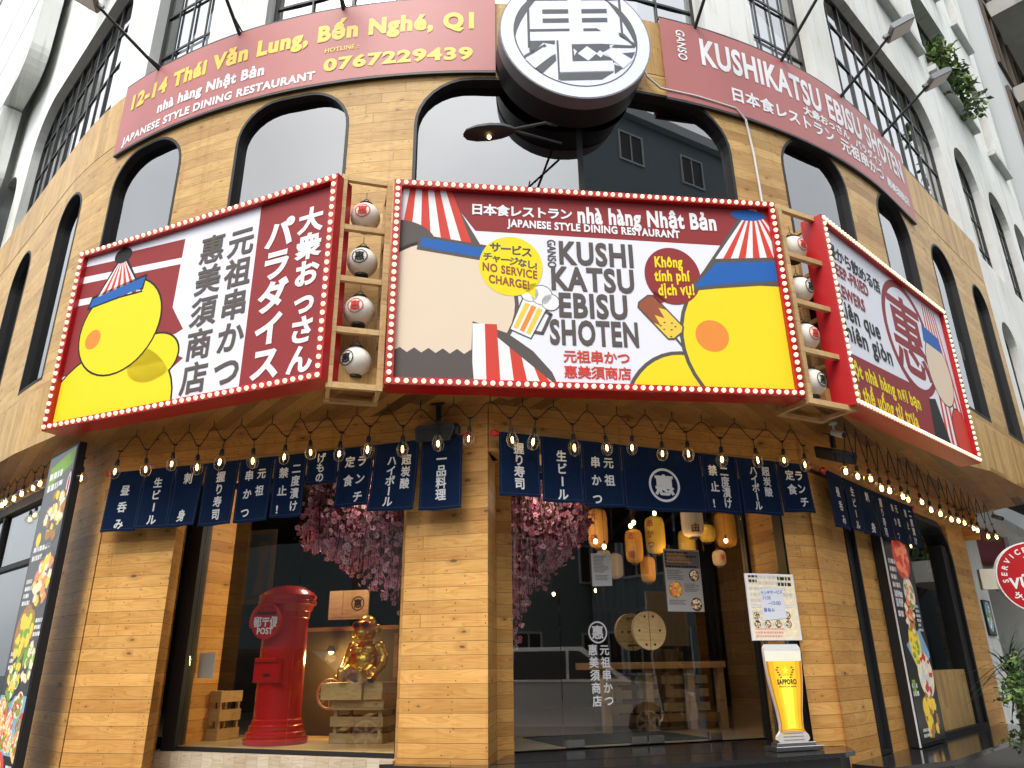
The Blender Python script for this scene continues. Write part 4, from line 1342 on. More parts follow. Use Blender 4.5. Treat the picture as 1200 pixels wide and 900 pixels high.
# ------------------------------------------------------------------ indigo shop curtains
def noren(fr, panels, vtop, label, w0=.12, seed=0):
    """panels: (u0, u1, v_bottom, columns, lean) - columns: (text, u fraction, v top, v bottom, size)"""
    ua, ub = panels[0][0], panels[-1][1]
    root = thing('shop_curtain', fr((ua + ub) / 2, vtop(0), w0), label, 'shop curtain', 'indigo shop curtains under the eaves')
    b = MB(fr).use('black_metal')
    b.tube([(ua + (ub - ua) * i / 12 , vtop(i / 12) - .012, w0) for i in range(13)], .011, 6)
    b.build('rod', root)
    for uu in (ua - .03, ub + .03):
        b = MB(fr).use('post_red'); b.ball((uu, vtop(0 if uu < ua else 1) - .012, w0), (.045, .03, .03), 8, 6); b.build('finial', root)
    for j, (u0, u1, vb, cols, lean) in enumerate(panels):
        rnd = random.Random(seed * 31 + j)
        ph, am = rnd.uniform(0, 6), rnd.uniform(.008, .017)
        tw = rnd.uniform(-.012, .012)
        vt = lambda u: vtop((u - ua) / (ub - ua))
        def mapf(u, v, w, u0=u0, u1=u1, vb=vb, ph=ph, am=am, lean=lean, tw=tw):
            t = (vt(u) - v) / .6
            x = (u - u0) / (u1 - u0)
            return fr(u + lean * t * t, v, w0 + .013 + w + am * t * sin(ph + 5.2 * x) + tw * t * (x - .5) * 2 + .02 * t)
        b = MB(mapf).use('navy_cloth')
        nu, nv = 10, 10
        g = .004
        P = []
        for k in range(nv + 1):
            for i in range(nu + 1):
                u = u0 + g + (u1 - u0 - 2 * g) * i / nu
                P.append((u, vt(u) + (vb + .0025 * sin(ph + i * .5) - vt(u)) * k / nv, 0))
        F = [(k * (nu + 1) + i, k * (nu + 1) + i + 1, (k + 1) * (nu + 1) + i + 1, (k + 1) * (nu + 1) + i) for k in range(nv) for i in range(nu)]
        b.add(P, F, True)
        b.add([(p[0], p[1], -.003) for p in P], F, True)
        po = b.build('cloth_panel', root, fix=False)
        hm = MB(mapf).use('navy_hem')
        for (a0, a1) in ((u0 + g + .012, u0 + g + .017), (u1 - g - .017, u1 - g - .012)):
            hm.add([(a, vb + .03 + (vt(a) - .03 - vb) * k / 8, .002) for k in range(9) for a in (a0, a1)], [(2 * k, 2 * k + 1, 2 * k + 3, 2 * k + 2) for k in range(8)])
        hm.add([(u0 + g + (u1 - u0 - 2 * g) * k / 8, v, .002) for k in range(9) for v in (vb + .022, vb + .027)], [(2 * k, 2 * k + 1, 2 * k + 3, 2 * k + 2) for k in range(8)])
        hm.build('hem', po, fix=False)
        t = Lines(mapf, po).use('letter_dim')
        for c in cols:
            if c[0] == 'LOGO': logo(t, (u0 + (u1 - u0) * c[1], c[2]), c[3], .004, bold=.035); t.flush(); continue
            txt, fu, v1, v2, sz = c
            uc = u0 + (u1 - u0) * fu
            vtext(t, txt, uc, v1, uc, v2, sz, .004, .028, sx=.92)
        t.flush()
S = .105
LP = [(-3.74, -3.36, 2.51, [('昼呑み', .52, 2.90, 2.58, S)], 0), (-3.36, -3.02, 2.52, [('生ビール', .5, 2.95, 2.60, .10)], 0), (-3.02, -2.70, 2.52, [('刺身', .48, 2.97, 2.62, .11)], -.02),
      (-2.70, -2.34, 2.51, [('握り寿司', .5, 2.96, 2.61, .105)], 0), (-2.34, -1.98, 2.52, [('元祖', .68, 2.96, 2.80, .10), ('串かつ', .32, 2.95, 2.61, .10)], 0),
      (-1.98, -1.65, 2.54, [('二度漬け', .70, 2.98, 2.64, .10), ('禁止!', .32, 2.95, 2.62, .10)], .01), (-1.65, -1.34, 2.82, [('げもの', .45, 3.06, 2.88, .095)], 0),
      (-1.34, -1.0, 2.60, [('ランチ', .68, 3.0, 2.68, .105), ('定食', .34, 3.0, 2.83, .105)], -.03), (-1.0, -.58, 2.54, [('超炭酸', .74, 2.98, 2.77, .095), ('ハイボール', .42, 2.98, 2.62, .095)], -.03),
      (-.56, -.18, 2.52, [('一品料理', .5, 2.96, 2.65, .105)], 0)]
noren(FL, LP, lambda t: 3.09 + .075 * t - .05 * t * (1 - t), 'long indigo shop curtain of ten panels over the display window, one panel flipped up', seed=1)
CP = [(.06, .43, 2.62, [('握り寿司', .48, 3.04, 2.73, .105)], 0), (.44, .82, 2.59, [('生ビール', .5, 3.0, 2.66, .105)], 0), (.82, 1.21, 2.57, [('元祖', .66, 2.97, 2.81, .105), ('串かつ', .34, 2.97, 2.64, .105)], 0),
      (1.21, 2.03, 2.56, [('LOGO', .5, 2.80, .155)], 0), (2.03, 2.42, 2.57, [('二度漬け', .60, 2.97, 2.67, .105), ('禁止!', .28, 2.97, 2.66, .105)], 0),
      (2.42, 2.86, 2.58, [('超炭酸', .70, 3.0, 2.80, .095), ('ハイボール', .38, 3.0, 2.66, .095)], 0), (2.87, 3.22, 2.62, [('ランチ', .66, 2.98, 2.72, .105), ('定食', .36, 2.98, 2.84, .105)], .02)]
noren(FB, CP, lambda t: 3.18 - .08 * t, 'long indigo shop curtain with a white ringed mark over the glass door', seed=2)
RP = [(.16, .58, 2.51, [('昼呑み', .5, 2.88, 2.60, S)], .0), (.60, 1.02, 2.54, [('生ビール', .5, 2.95, 2.60, .10)], -.05), (1.02, 1.46, 2.54, [('刺身', .5, 2.96, 2.62, .11)], -.04), (1.46, 1.90, 2.55, [('握り寿司', .5, 2.96, 2.63, .105)], 0),
      (1.90, 2.38, 2.56, [('元祖', .66, 2.96, 2.80, .10), ('串かつ', .32, 2.95, 2.63, .10)], 0), (2.38, 2.9, 2.57, [('二度漬け', .66, 2.97, 2.64, .10), ('禁止!', .3, 2.95, 2.65, .10)], 0)]
noren(FR_, RP, lambda t: 3.08 + .0 * t - .06 * t * (1 - t), 'indigo shop curtain on the side street front, seen at a slant', w0=.14, seed=3)

# ------------------------------------------------------------------ strings of bulbs
P_B = {}
def bulb_proto(caged):
    b = MB().use('bulb_glass')
    b.lathe([(.012, -.135), (.018, -.15), (.034, -.18), (.039, -.205), (.032, -.235), (.012, -.252)] if caged else [(.014, -.125), (.022, -.14), (.048, -.165), (.058, -.195), (.052, -.228), (.026, -.254), (.008, -.26)], 14)
    o = b.build('light_bulb')
    k = MB().use('rubber')
    k.tube([(0, 0, 0), (0, 0, -.085)], .0045, 6); k.lathe([(.010, -.08), (.017, -.09), (.019, -.125), (.020, -.138)], 10)
    k.box(-.02, .02, -.012, .012, -.006, .006)
    k.build('socket', o)
    f = MB().use('bulb_glow')
    if caged: f.lathe([(.004, -.225), (.010, -.218), (.010, -.18), (.004, -.172)], 8)
    else: f.lathe([(.004, -.22), (.016, -.212), (.016, -.175), (.004, -.165)], 8)
    f.build('filament', o)
    if caged:
        c = MB().use('cage_wire')
        for i in range(6):
            a = 2 * pi * i / 6
            c.tube([(q * cos(a), q * sin(a), z) for q, z in ((.022, -.125), (.046, -.175), (.052, -.205), (.040, -.25), (.012, -.268))], .0024, 4, cap=False)
        for q, z in ((.050, -.192), (.0125, -.268)):
            c.tube([(q * cos(2 * pi * i / 12), q * sin(2 * pi * i / 12), z) for i in range(13)], .0022, 4, cap=False)
        c.build('cage', o)
    return o
def bulb_string(label, Ts, caged, z_peak=3.40):
    """Ts: world points of the cord joints"""
    root = thing('bulb_string', Ts[len(Ts) // 2], label, 'string lights', 'bulb strings under the eaves')
    o0 = Vector(root.location)
    cpts = []
    for i, t in enumerate(Ts):
        t = Vector(t)
        cpts.append(t)
        if i + 1 < len(Ts):
            q = Vector(Ts[i + 1])
            pk = (t + q) / 2
            pk.z = z_peak + .015 * sin(i * 2.3)
            for k in range(1, 6):
                x = k / 6
                p = t.lerp(pk, x); p.z = t.z + (pk.z - t.z) * (x * x * (3 - 2 * x)); cpts.append(p)
            cpts.append(pk)
            for k in range(1, 6):
                x = k / 6
                p = pk.lerp(q, x); p.z = pk.z + (q.z - pk.z) * (x * x * (3 - 2 * x)); cpts.append(p)
    b = MB().use('rubber'); b.tube(cpts, .0048, 5)
    for i in range(len(Ts) - 1):
        pk = cpts[6 + 12 * i]
        b.tube([pk, (pk.x, pk.y, ZS + .02)], .004, 4)
    b.build('cord', root)
    for i, t in enumerate(Ts):
        if caged not in P_B:
            o = bulb_proto(caged); P_B[caged] = o; o.parent = root
        else: o = copy_tree(P_B[caged], root)
        o.location = Vector(t) - o0
        o.rotation_euler = (.09 * sin(i * 1.9), .09 * cos(i * 2.7), i * .5)
        q_ = 1 + .06 * sin(i * 5.1); o.scale = (q_, q_, q_)
lu = [-3.58, -3.28, -2.98, -2.72, -2.45, -2.14, -1.81, -1.58, -1.27, -1.0, -.69, -.38, -.08]
du = [.30, .64, .94, 1.22, 1.51, 1.77, 2.13, 2.49, 2.82, 3.06]
jit = lambda i: .018 * sin(i * 3.7)
Ts = [FL(u, 3.26 + jit(i), .25) for i, u in enumerate(lu)] + [(-.02, 5.97, 3.26)] + [FB(u + .06, 3.27 + jit(i + 4), .25) for i, u in enumerate(du)]
bulb_string('black cord with a long row of caged bulbs over the two wide curtains', Ts, True)
Ts = [FE(u, 3.44 + jit(i) * .5, .25) for i, u in enumerate((-3.7, -3.4, -3.15, -2.91, -2.66, -2.39, -2.08, -1.72, -1.38, -.96))] + [FE(-.10, 3.25, .25)]
bulb_string('black cord with round clear bulbs along the far left front', [(x, y, min(z, 3.40)) for x, y, z in Ts], False, 3.45)
Ts = [FR_(u, 3.15 + jit(i), .45) for i, u in enumerate((-.10, .17, .50, .79, 1.12, 1.46, 1.75, 2.12, 2.50, 3.0, 3.35, 3.7, 4.05, 4.4, 4.8, 5.25, 5.7))]
bulb_string('black cord with round clear bulbs leading along the side street front', Ts, False, 3.42)

# ------------------------------------------------------------------ loudspeakers and cameras under the eaves
def wall_speaker(fr, label):
    root = thing('loudspeaker', fr(0, 0, 0), label, 'loudspeaker', 'black loudspeakers under the eaves')
    b = MB(fr).use('black_metal')
    b.prism([(-.17, -.075), (.13, -.085), (.175, .03), (.16, .065), (-.15, .075), (-.18, .05)], -.12, .06)
    b.box(.165, .20, -.03, .03, -.05, .02)
    b.build('cabinet', root)
    b = MB(fr).use('rubber'); b.prism([(-.155, -.06), (.118, -.07), (.15, .03), (-.16, .05)], .061, .072); b.build('grille', root)
    b = MB(fr).use('black_metal'); b.box(-.02, .02, .085, .26, -.06, -.03); b.box(-.06, .06, .25, .262, -.1, .02); b.build('bracket', root)
a0 = FL(-.42, 3.20, .14)
sf = WF(a0[:2], 100); wall_speaker(lambda u, v, w: sf(u, v + 3.205 + u * .03 - w * .3, w), 'black loudspeaker above the middle pillar, behind the bulbs')
a1 = (3.19, 7.02)
sf2 = WF(a1, 60); wall_speaker(lambda u, v, w: sf2(u * 1.05, v * .8 + 3.17 - w * .5 + u * .05, w * 1.1), 'black loudspeaker on the right corner of the door bay, below the white camera')
def cctv(p, az, white, label):
    root = thing('security_camera', p, label, 'security camera', 'security cameras under the eaves')
    q = WF(p[:2], az)
    g = lambda u, v, w: q(u, p[2] + v - w * .5, w)
    b = MB(g).use('cable_white' if white else 'lamp_grey')
    b.tube([(0, 0, -.05), (0, 0, .075), (0, 0, .085)], [.032, .034, .028], 12); b.build('body', root)
    b = MB(g).use('black_metal'); b.tube([(0, 0, .085), (0, 0, .093)], .027, 12); b.build('lens', root)
    b = MB(lambda u, v, w: q(u, p[2] + v, w)).use('cable_white'); b.tube([(0, .02, -.02), (.0, .07, -.03), (0, .11, -.03)], .012, 8); b.tube([(0, .10, -.03), (0, .115, -.03)], .04, 12); b.build('mount', root)
cctv((3.16, 6.93, 3.37), 70, True, 'white security camera hung from the boards above the right loudspeaker')
cctv((7.45, 11.45, 3.34), 55, False, 'dark little security camera at the far end of the side street bulbs')

# ------------------------------------------------------------------ tall menu light boxes
def dish(A, c, r, plate, foods, lay, seed, sq=1.0):
    rnd = random.Random(seed)
    r *= 1.08
    A.p(plate, circle(c, (r, r * sq), 24), lay)
    for i in range(34):
        a, q = rnd.uniform(0, 6.28), r * .78 * math.sqrt(rnd.random())
        A.p(foods[i % len(foods)], [(c[0] + q * cos(a) + r * rnd.uniform(.14, .30) * cos(t), c[1] + (q * sin(a)) * sq + r * rnd.uniform(.10, .26) * sin(t)) for t in (0, 1, 2.1, 3.1, 4.2, 5.2)], lay + 1 + i * .12)
def rows(A, matn, u, v, w, n, h, lay, seed):
    """lines of small illegible print"""
    rnd = random.Random(seed)
    for i in range(n):
        x, end = u, u + w * rnd.uniform(.6, 1)
        while x < end:
            l = rnd.uniform(.4, 1.6) * h
            A.p(matn, [(x, v - i * h * 1.7), (min(x + l, end), v - i * h * 1.7), (min(x + l, end), v - i * h * 1.7 + h), (x, v - i * h * 1.7 + h)], lay)
            x += l + h * .35
def lightbox(fr, u0, u1, v0, v1, dep, label):
    root = thing('menu_lightbox', fr((u0 + u1) / 2, v0, -dep), label, 'menu board', 'tall menu light boxes')
    b = MB(fr).use('black_frame'); b.box(u0, u1, v0, v1, -dep, 0); b.build('case', root)
    b = MB(fr)
    return root, b, Art(b, (u0 + .03, u1 - .03, v0 + .03, v1 - .03), .004)
MLf = WF((-4.19, 6.9), 133)
root, b, A = lightbox(MLf, -.90, -.06, .25, 3.40, .07, 'tall black menu light box with food photographs, leaning out at the left edge')
A.p('plate_dark', [(-1, 0), (1, 0), (1, 4), (-1, 4)], 0)
A.p('food_green', [(-.80, 3.05), (-.12, 3.20), (-.12, 3.36), (-.8, 3.25)], 1); rows(A, 'letter_white', -.78, 3.12, .6, 2, .07, 2, 1)
A.p('print_red', circle((-.14, 2.98), (.06, .16)), 2); A.p('paint_white', circle((-.14, 2.98), (.05, .14)), 2.5); A.p('print_red', circle((-.14, 2.98), (.02, .09)), 3)
dish(A, (-.38, 2.72), .28, 'plate_dark', ['food_yellow', 'food_brown', 'food_cream'], 3, 1)
A.p('food_yellow', circle((-.72, 2.52), .07), 3); rows(A, 'letter_white', -.8, 2.40, .5, 2, .05, 3, 2)
dish(A, (-.34, 2.12), .27, 'plate_dark', ['food_cream', 'food_salmon', 'food_yellow'], 3, 3); rows(A, 'letter_white', -.82, 2.10, .25, 4, .04, 3, 4)
dish(A, (-.55, 1.62), .26, 'food_brown', ['food_yellow', 'food_yellow', 'food_green'], 3, 5); rows(A, 'letter_white', -.28, 1.72, .22, 5, .035, 3, 6)
dish(A, (-.24, 1.38), .2, 'plate_dark', ['food_green', 'food_cream'], 4, 7)
dish(A, (-.58, 1.24), .19, 'plate_dark', ['food_green', 'food_cream', 'food_yellow'], 5, 8); rows(A, 'letter_white', -.82, 1.44, .22, 3, .035, 4, 9)
A.p('plate_blue', [(-1, .62), (1, .62), (1, 1.10), (-1, 1.10)], 2)
for i in range(26):
    rnd = random.Random(i + 50)
    dish(A, (rnd.uniform(-.8, -.08), rnd.uniform(.66, 1.05)), rnd.uniform(.05, .12), ['food_green', 'food_red', 'food_yellow', 'food_cream', 'plate_blue'][i % 5], [['food_red', 'food_green'], ['food_yellow', 'food_cream'], ['food_salmon', 'food_cream']][i % 3], 3 + i * .2, i)
A.p('black_frame', [(-1, .0), (1, .0), (1, .62), (-1, .62)], 1)
dish(A, (-.52, .44), .19, 'food_red', ['food_red', 'food_salmon'], 3, 11); A.p('food_yellow', circle((-.5, .50), .085), 8); rows(A, 'letter_white', -.28, .52, .2, 4, .03, 3, 12)
b.build('menu_print', root, fix=False)
MRf = WF(FR_(0, 0, .12)[:2], 43)
root, b, A = lightbox(MRf, 1.62, 2.52, .465, 3.05, .12, 'tall black menu light box with sushi and tempura photographs, under the slanted curtain')
A.p('plate_dark', [(0, 0), (3, 0), (3, 4), (0, 4)], 0)
dish(A, (2.15, 2.42), .26, 'food_red', ['food_salmon', 'food_salmon', 'food_red'], 3, 21, 1.0)
rows(A, 'letter_white', 1.68, 2.30, .25, 6, .05, 3, 22)
dish(A, (2.2, 2.0), .17, 'paint_white', ['food_cream', 'food_green', 'food_salmon'], 3, 23); rows(A, 'letter_white', 1.68, 1.94, .3, 3, .06, 3, 24)
dish(A, (2.06, 1.74), .18, 'plate_dark', ['food_brown', 'food_salmon', 'food_cream'], 3, 25); rows(A, 'letter_white', 2.3, 1.85, .15, 6, .03, 3, 26)
A.p('plate_blue', [(1.75, 1.45), (2.1, 1.10), (2.52, 1.34), (2.3, 1.62)], 2)
dish(A, (2.05, 1.45), .17, 'food_yellow', ['food_yellow', 'food_green'], 3, 27, 1.3)
dish(A, (2.22, 1.14), .24, 'food_cream', ['food_cream', 'food_red', 'paint_white'], 4, 28, .9); rows(A, 'letter_white', 1.68, 1.02, .22, 2, .045, 3, 29)
A.p('food_green', [(1.7, 1.1), (1.8, 1.1), (1.8, .95), (1.7, .95)], 3)
dish(A, (2.12, .74), .27, 'plate_dark', ['food_yellow', 'food_brown', 'food_yellow'], 3, 30, .9); rows(A, 'letter_white', 1.75, .60, .4, 2, .03, 8, 31)
b.build('menu_print', root, fix=False)
b = MB(MRf).use('letter_white'); b.box(1.605, 1.618, .465, 3.05, -.012, .003); b.build('trim', root)

# ------------------------------------------------------------------ display window: post box, statue, crates
px, py, pz = -2.22, 7.50, .656
root = thing('post_box', (px, py, pz), 'bright red round Japanese post box standing in the display window', 'post box')
b = MB().use('post_red')
b.lathe([(.285, 0), (.29, .01), (.29, .045), (.264, .055), (.268, .065), (.268, .10), (.242, .112), (.246, .12), (.244, .155), (.226, .165), (.226, .20), (.214, .212), (.212, 1.09), (.222, 1.10), (.222, 1.15)], 36, (px, py, pz)); b.build('body', root)
b = MB().use('post_red')
b.lathe([(.22, 1.15), (.24, 1.165), (.25, 1.20), (.275, 1.22), (.275, 1.25), (.262, 1.262), (.272, 1.28), (.272, 1.30), (.24, 1.335), (.15, 1.385), (.02, 1.405)], 36, (px, py, pz)); b.build('cap', root)
pf = WF((px, py), 107)
b = MB(lambda u, v, w: pf(u, pz + v, w)).use('post_red')
b.prism(circle((-.04, 1.055), .158, 36), .15, .27, smooth=True)
b.tube([(-.04 + .150 * cos(t * pi / 16), 1.06 + .150 * sin(t * pi / 16), .272) for t in range(-2, 19)], .022, 8)
b.build('slot_housing', root)
b = MB(lambda u, v, w: pf(u, pz + v, w)).use('post_dark'); b.box(-.14, .06, 1.115, 1.145, .26, .273); b.build('slot', root)
b = MB(lambda u, v, w: pf(u, pz + v, w)).use('post_red')
b.box(-.15, .13, .52, .73, .12, .235, bev=.012); b.box(-.13, .11, .70, .735, .14, .255, bev=.008)
b.use('post_dark'); b.box(-.04, .04, .575, .60, .2, .239)
b.build('door', root)
b = MB(lambda u, v, w: pf(u, pz + v, w)).use('paint_white')
for i, ch in enumerate('郵〒便'): ktext(b, ch, -.135 + i * .095, 1.05, .105, .272, .02)
htext(b, 'POST', -.125, .045, .945, .052, .272, .035)
b.build('lettering', root, fix=False)

def crate(fr, w_, h, d, label, diag=True, rows_=3):
    root = thing('wooden_crate', fr(w_ / 2, 0, -d / 2), label, 'crate', 'slatted wooden crates')
    b = MB(fr).use('crate_wood')
    for u in (0.012, w_ - .047):
        for w in (-.037, -d + .012): b.box(u, u + .035, .001, h - .001, w - .012, w + .013)
    b.build('post', root)
    b = MB(fr).use('crate_wood')
    sh = h / (rows_ * 1.45)
    for i in range(rows_):
        v = i * (h - sh) / (rows_ - 1)
        b.box(0, w_, v, v + sh, -.010, .0); b.box(0, w_, v, v + sh, -d, -d + .010)
        b.box(-.011, -.001, v, v + sh, -d, 0); b.box(w_ + .001, w_ + .011, v, v + sh, -d, 0)
    if diag: b.prism([(.06, h * .30), (.14, h * .30), (w_ - .06, h * .70), (w_ - .14, h * .70)], -.0115, -.022)
    b.box(.01, w_ - .01, .012, .024, -d + .012, -.012)
    b.build('slat', root)
    return root
cf0 = WF((-1.70, 7.42), 104)
crate(lambda u, v, w: cf0(u, v + .656, w), .50, .36, .36, 'pale slatted wooden crate under the gold monkey statue')
root = thing('plinth_board', cf0(.2, 1.02, -.2), 'thick yellowish wooden board lying on the pale crate', 'board')
b = MB(lambda u, v, w: cf0(u, v, w)).use('frame_wood'); b.box(-.10, .31, 1.018, 1.165, -.36, .05, bev=.004); b.box(.312, .50, 1.018, 1.165, -.34, .02, bev=.004); b.build('board', root)
cf1 = WF((-3.10, 7.92), 112)
crate(lambda u, v, w: cf1(u, v + .656, w), .22, .44, .3, 'half hidden wooden crate at the left end of the display window')

# gold monkey statue: overlapping rounded volumes fused into one continuous skin
def fused(name, parent, matn, tubes, balls, vox=.0075, smooth=6):
    b = MB().use(matn)
    for pts, rs in tubes: b.tube(pts, rs, 14)
    for c, r in balls: b.ball(c, r, 18, 12)
    o = b.build(name, None)
    mo = o.modifiers.new('r', 'REMESH'); mo.mode = 'VOXEL'; mo.voxel_size = vox
    sm_ = o.modifiers.new('s', 'SMOOTH'); sm_.factor = .5; sm_.iterations = smooth
    bpy.context.view_layer.update()
    nm = bpy.data.meshes.new_from_object(o.evaluated_get(bpy.context.evaluated_depsgraph_get()))
    nm.materials.clear(); nm.materials.append(M[matn])
    nm.polygons.foreach_set('use_smooth', [True] * len(nm.polygons))
    old = o.data
    bpy.data.objects.remove(o); bpy.data.meshes.remove(old)
    o = bpy.data.objects.new(name, nm); COL.objects.link(o); o.parent = parent
    return o
root = thing('monkey_statue', cf0(.24, 1.166, -.16), 'shiny gold seated monkey statue with red sunglasses on the crate', 'statue')
tub, bal = [], []
bal += [((0, .0, .11), (.125, .115, .11)), ((0, -.02, .17), (.115, .11, .10)), ((0, .005, .255), (.125, .09, .085)), ((-.055, -.06, .265), (.065, .045, .045)), ((.055, -.06, .265), (.065, .045, .045)),
        ((0, 0, .33), (.05, .05, .05)), ((0, -.02, .43), (.098, .098, .095)), ((0, -.01, .475), (.085, .085, .075)), ((0, -.095, .395), (.070, .060, .055)), ((0, -.08, .475), (.078, .03, .022)), ((0, -.125, .43), (.022, .016, .014))]
for sx in (-1, 1):
    bal += [((sx * .108, .0, .435), (.022, .034, .04)), ((sx * .13, .0, .285), (.05, .05, .05))]
    tub += [([(sx * .13, .0, .285), (sx * .175, .0, .20), (sx * .175, -.03, .14)], [.048, .042, .036]), ([(sx * .175, -.03, .14), (sx * .165, -.10, .085), (sx * .155, -.135, .06)], [.038, .032, .024]),
            ([(sx * .07, -.02, .07), (sx * .10, -.13, .085), (sx * .10, -.19, .06)], [.075, .066, .05]), ([(sx * .10, -.18, .05), (sx * .095, -.225, .045), (sx * .092, -.235, .10)], [.048, .042, .030])]
    bal += [((sx * .155, -.15, .055), (.030, .034, .018))]
    for k in range(4): tub += [([(sx * (.175 - k * .014), -.155, .055), (sx * (.178 - k * .016), -.188 - .004 * (k in (1, 2)), .046), (sx * (.174 - k * .016), -.205 - .006 * (k in (1, 2)), .028)], [.0095, .009, .007])]
    tub += [([(sx * .135, -.14, .06), (sx * .118, -.16, .05), (sx * .112, -.175, .042)], [.010, .009, .007])]
    for k in range(5): bal += [((sx * (.068 + k * .0125), -.248, .118 - abs(k - 1) * .004), (.0078, .012, .012))]
fused('statue_body', root, 'gold', tub, bal, .006, 4)
root.rotation_euler = (0, 0, R(-20)); root.scale = (1.1, 1.1, 1.1)
def local_build(mb, name):
    o = mb.build(name, None)
    o.parent = root
    return o
b = MB().use('gold'); b.tube([(.062 * cos(t * pi / 10), -.150 - .008 * sin(t * pi / 10), .392 - .035 * sin(t * pi / 10)) for t in range(11)], [.004 + .004 * sin(t * pi / 10) for t in range(11)], 8); local_build(b, 'lip')
b = MB().use('print_red')
for sg in (-1, 1): b.tube([(sg * .045 + .038 * cos(2 * pi * i / 16), -.120 + .010 * abs(cos(2 * pi * i / 16)) * (1 if sg * cos(2 * pi * i / 16) > 0 else 0), .462 + .027 * sin(2 * pi * i / 16)) for i in range(17)], .0055, 6, cap=False)
b.tube([(-.01, -.122, .466), (.01, -.122, .466)], .005, 6)
for sg in (-1, 1): b.tube([(sg * .080, -.108, .466), (sg * .104, -.02, .462)], .005, 6)
local_build(b, 'sunglasses')
for sg in (-1, 1):
    b = MB().use('rubber'); b.add([(sg * .045 + .036 * cos(2 * pi * i / 14), -.1205 + .010 * abs(cos(2 * pi * i / 14)) * (1 if sg * cos(2 * pi * i / 14) > 0 else 0), .462 + .025 * sin(2 * pi * i / 14)) for i in range(14)], [list(range(14))]); local_build(b, 'dark_lens')

wc = (-1.80, 7.72, 1.06)
root = thing('spoked_wheel', wc, 'small pale spoked wooden wheel leaning behind the crate', 'wheel')
wf = WF(wc[:2], 104)
b = MB(lambda u, v, w: wf(u, wc[2] + v, w)).use('crate_wood')
b.tube([(.13 * cos(2 * pi * i / 28), .13 * sin(2 * pi * i / 28), 0) for i in range(29)], .012, 8, cap=False)
for k in range(8): b.tube([(.02 * cos(k * pi / 4), .02 * sin(k * pi / 4), 0), (.13 * cos(k * pi / 4), .13 * sin(k * pi / 4), 0)], .007, 6)
b.prism(circle((0, 0), .032, 14), -.02, .02); b.build('wheel', root)
up = (-1.88, 8.0, 1.45)
root = thing('picture_lamp', up, 'small yellow lamp glowing between the post box and the gold statue', 'lamp')
b = MB().use('black_metal'); b.tube([(up[0], up[1] + .16, up[2]), (up[0], up[1] + .02, up[2] + .05)], .008, 6); b.lathe([(.02, .06), (.045, .02), (.048, .0)], 14, up); b.build('lamp_shade', root)
b = MB().use('bulb_glow'); b.ball((up[0], up[1], up[2] + .005), .028, 10, 6); b.build('lamp_bulb', root)
pl_ = bpy.data.lights.new('lamp_light', 'POINT'); pl_.energy = 9; pl_.color = (1, .68, .22); pl_.shadow_soft_size = .05
po_ = bpy.data.objects.new('lamp_light', pl_); COL.objects.link(po_); po_.parent = root; po_.location = (0, -.06, -.06)
# hanging banner and plaque at the back of the window
root = thing('cloth_banner', (-2.95, 8.6, 1.9), 'narrow dark cloth banner with a yellow border, hanging left behind the post box', 'banner')
bf = WF((-2.98, 8.35), 104)
b = MB(bf).use('brown_interior'); b.box(0, .36, 1.95, 2.75, -.004, 0); b.use('mat_blue'); b.box(.05, .31, 2.0, 2.7, .0005, .003); b.use('brown_interior'); b.prism([(.12, 2.05), (.26, 2.05), (.22, 2.3), (.28, 2.6), (.14, 2.62), (.17, 2.3)], .0035, .005); b.build('cloth', root)
root = thing('wall_plaque', (-1.9, 8.6, 1.9), 'square wooden plaque with a ringed character behind the blossom', 'plaque')
bf = WF((-2.02, 8.35), 104)
b = MB(bf).use('crate_wood'); b.box(0, .46, 1.78, 2.08, -.02, 0); b.use('print_black'); logo(b, (.34, 1.94), .075, .003); b.build('board', root)
root = thing('notice_paper', (-3.1, 7.6, 1.3), 'blank pale paper taped inside the left jamb of the display window', 'notice')
b = MB(WF((-3.08, 7.66), 112)).use('paper'); b.box(0, .2, 1.22, 1.45, 0, .002); b.build('sheet', root)

# ------------------------------------------------------------------ artificial cherry tree round the middle pillar, inside
root = thing('blossom_tree', (-.62, 7.35, .65), 'artificial pink cherry blossom tree hanging round the middle pillar, behind the glass', 'tree')
rnd = random.Random(3)
b = MB().use('bark')
b.tube([(-.62, 7.45, .6), (-.64, 7.43, 1.6), (-.55, 7.4, 2.5), (-.5, 7.38, 3.0)], [.07, .06, .05, .04], 10); b.build('trunk', root)
br = MB().use('bark')
strands = []
def strand(x, y, z0, z1, dx, dy):
    pts = []
    n = 9
    for i in range(n + 1):
        t = i / n
        pts.append((x + dx * t ** .6 + .02 * sin(5 * t + x * 9), y + dy * t, z0 + (z1 - z0) * t ** 1.5 + .02 * sin(7 * t)))
    br.tube(pts, [.008 - .005 * i / n for i in range(n + 1)], 4)
    strands.append(pts)
def inner_y(x):  # a little behind the glass on either side of the pillar
    return 6.58 - (x + .95) * .40 + .16 if x < -.5 else 6.97 + (x + .06) * .385 + .16
for i in range(250):                      # display window side: long near the pillar, short to the left
    x = -1.0 - 1.15 * rnd.random() ** 1.15
    t = (-.95 - x) / 1.2
    low = 2.18 + .25 * t - (1 - t) ** 1.3 * rnd.random() * .62
    strand(x + .12, inner_y(x) + rnd.uniform(.0, .5), 3.05 + rnd.uniform(-.1, .1), low, -.12 * rnd.random(), rnd.uniform(-.05, .05))
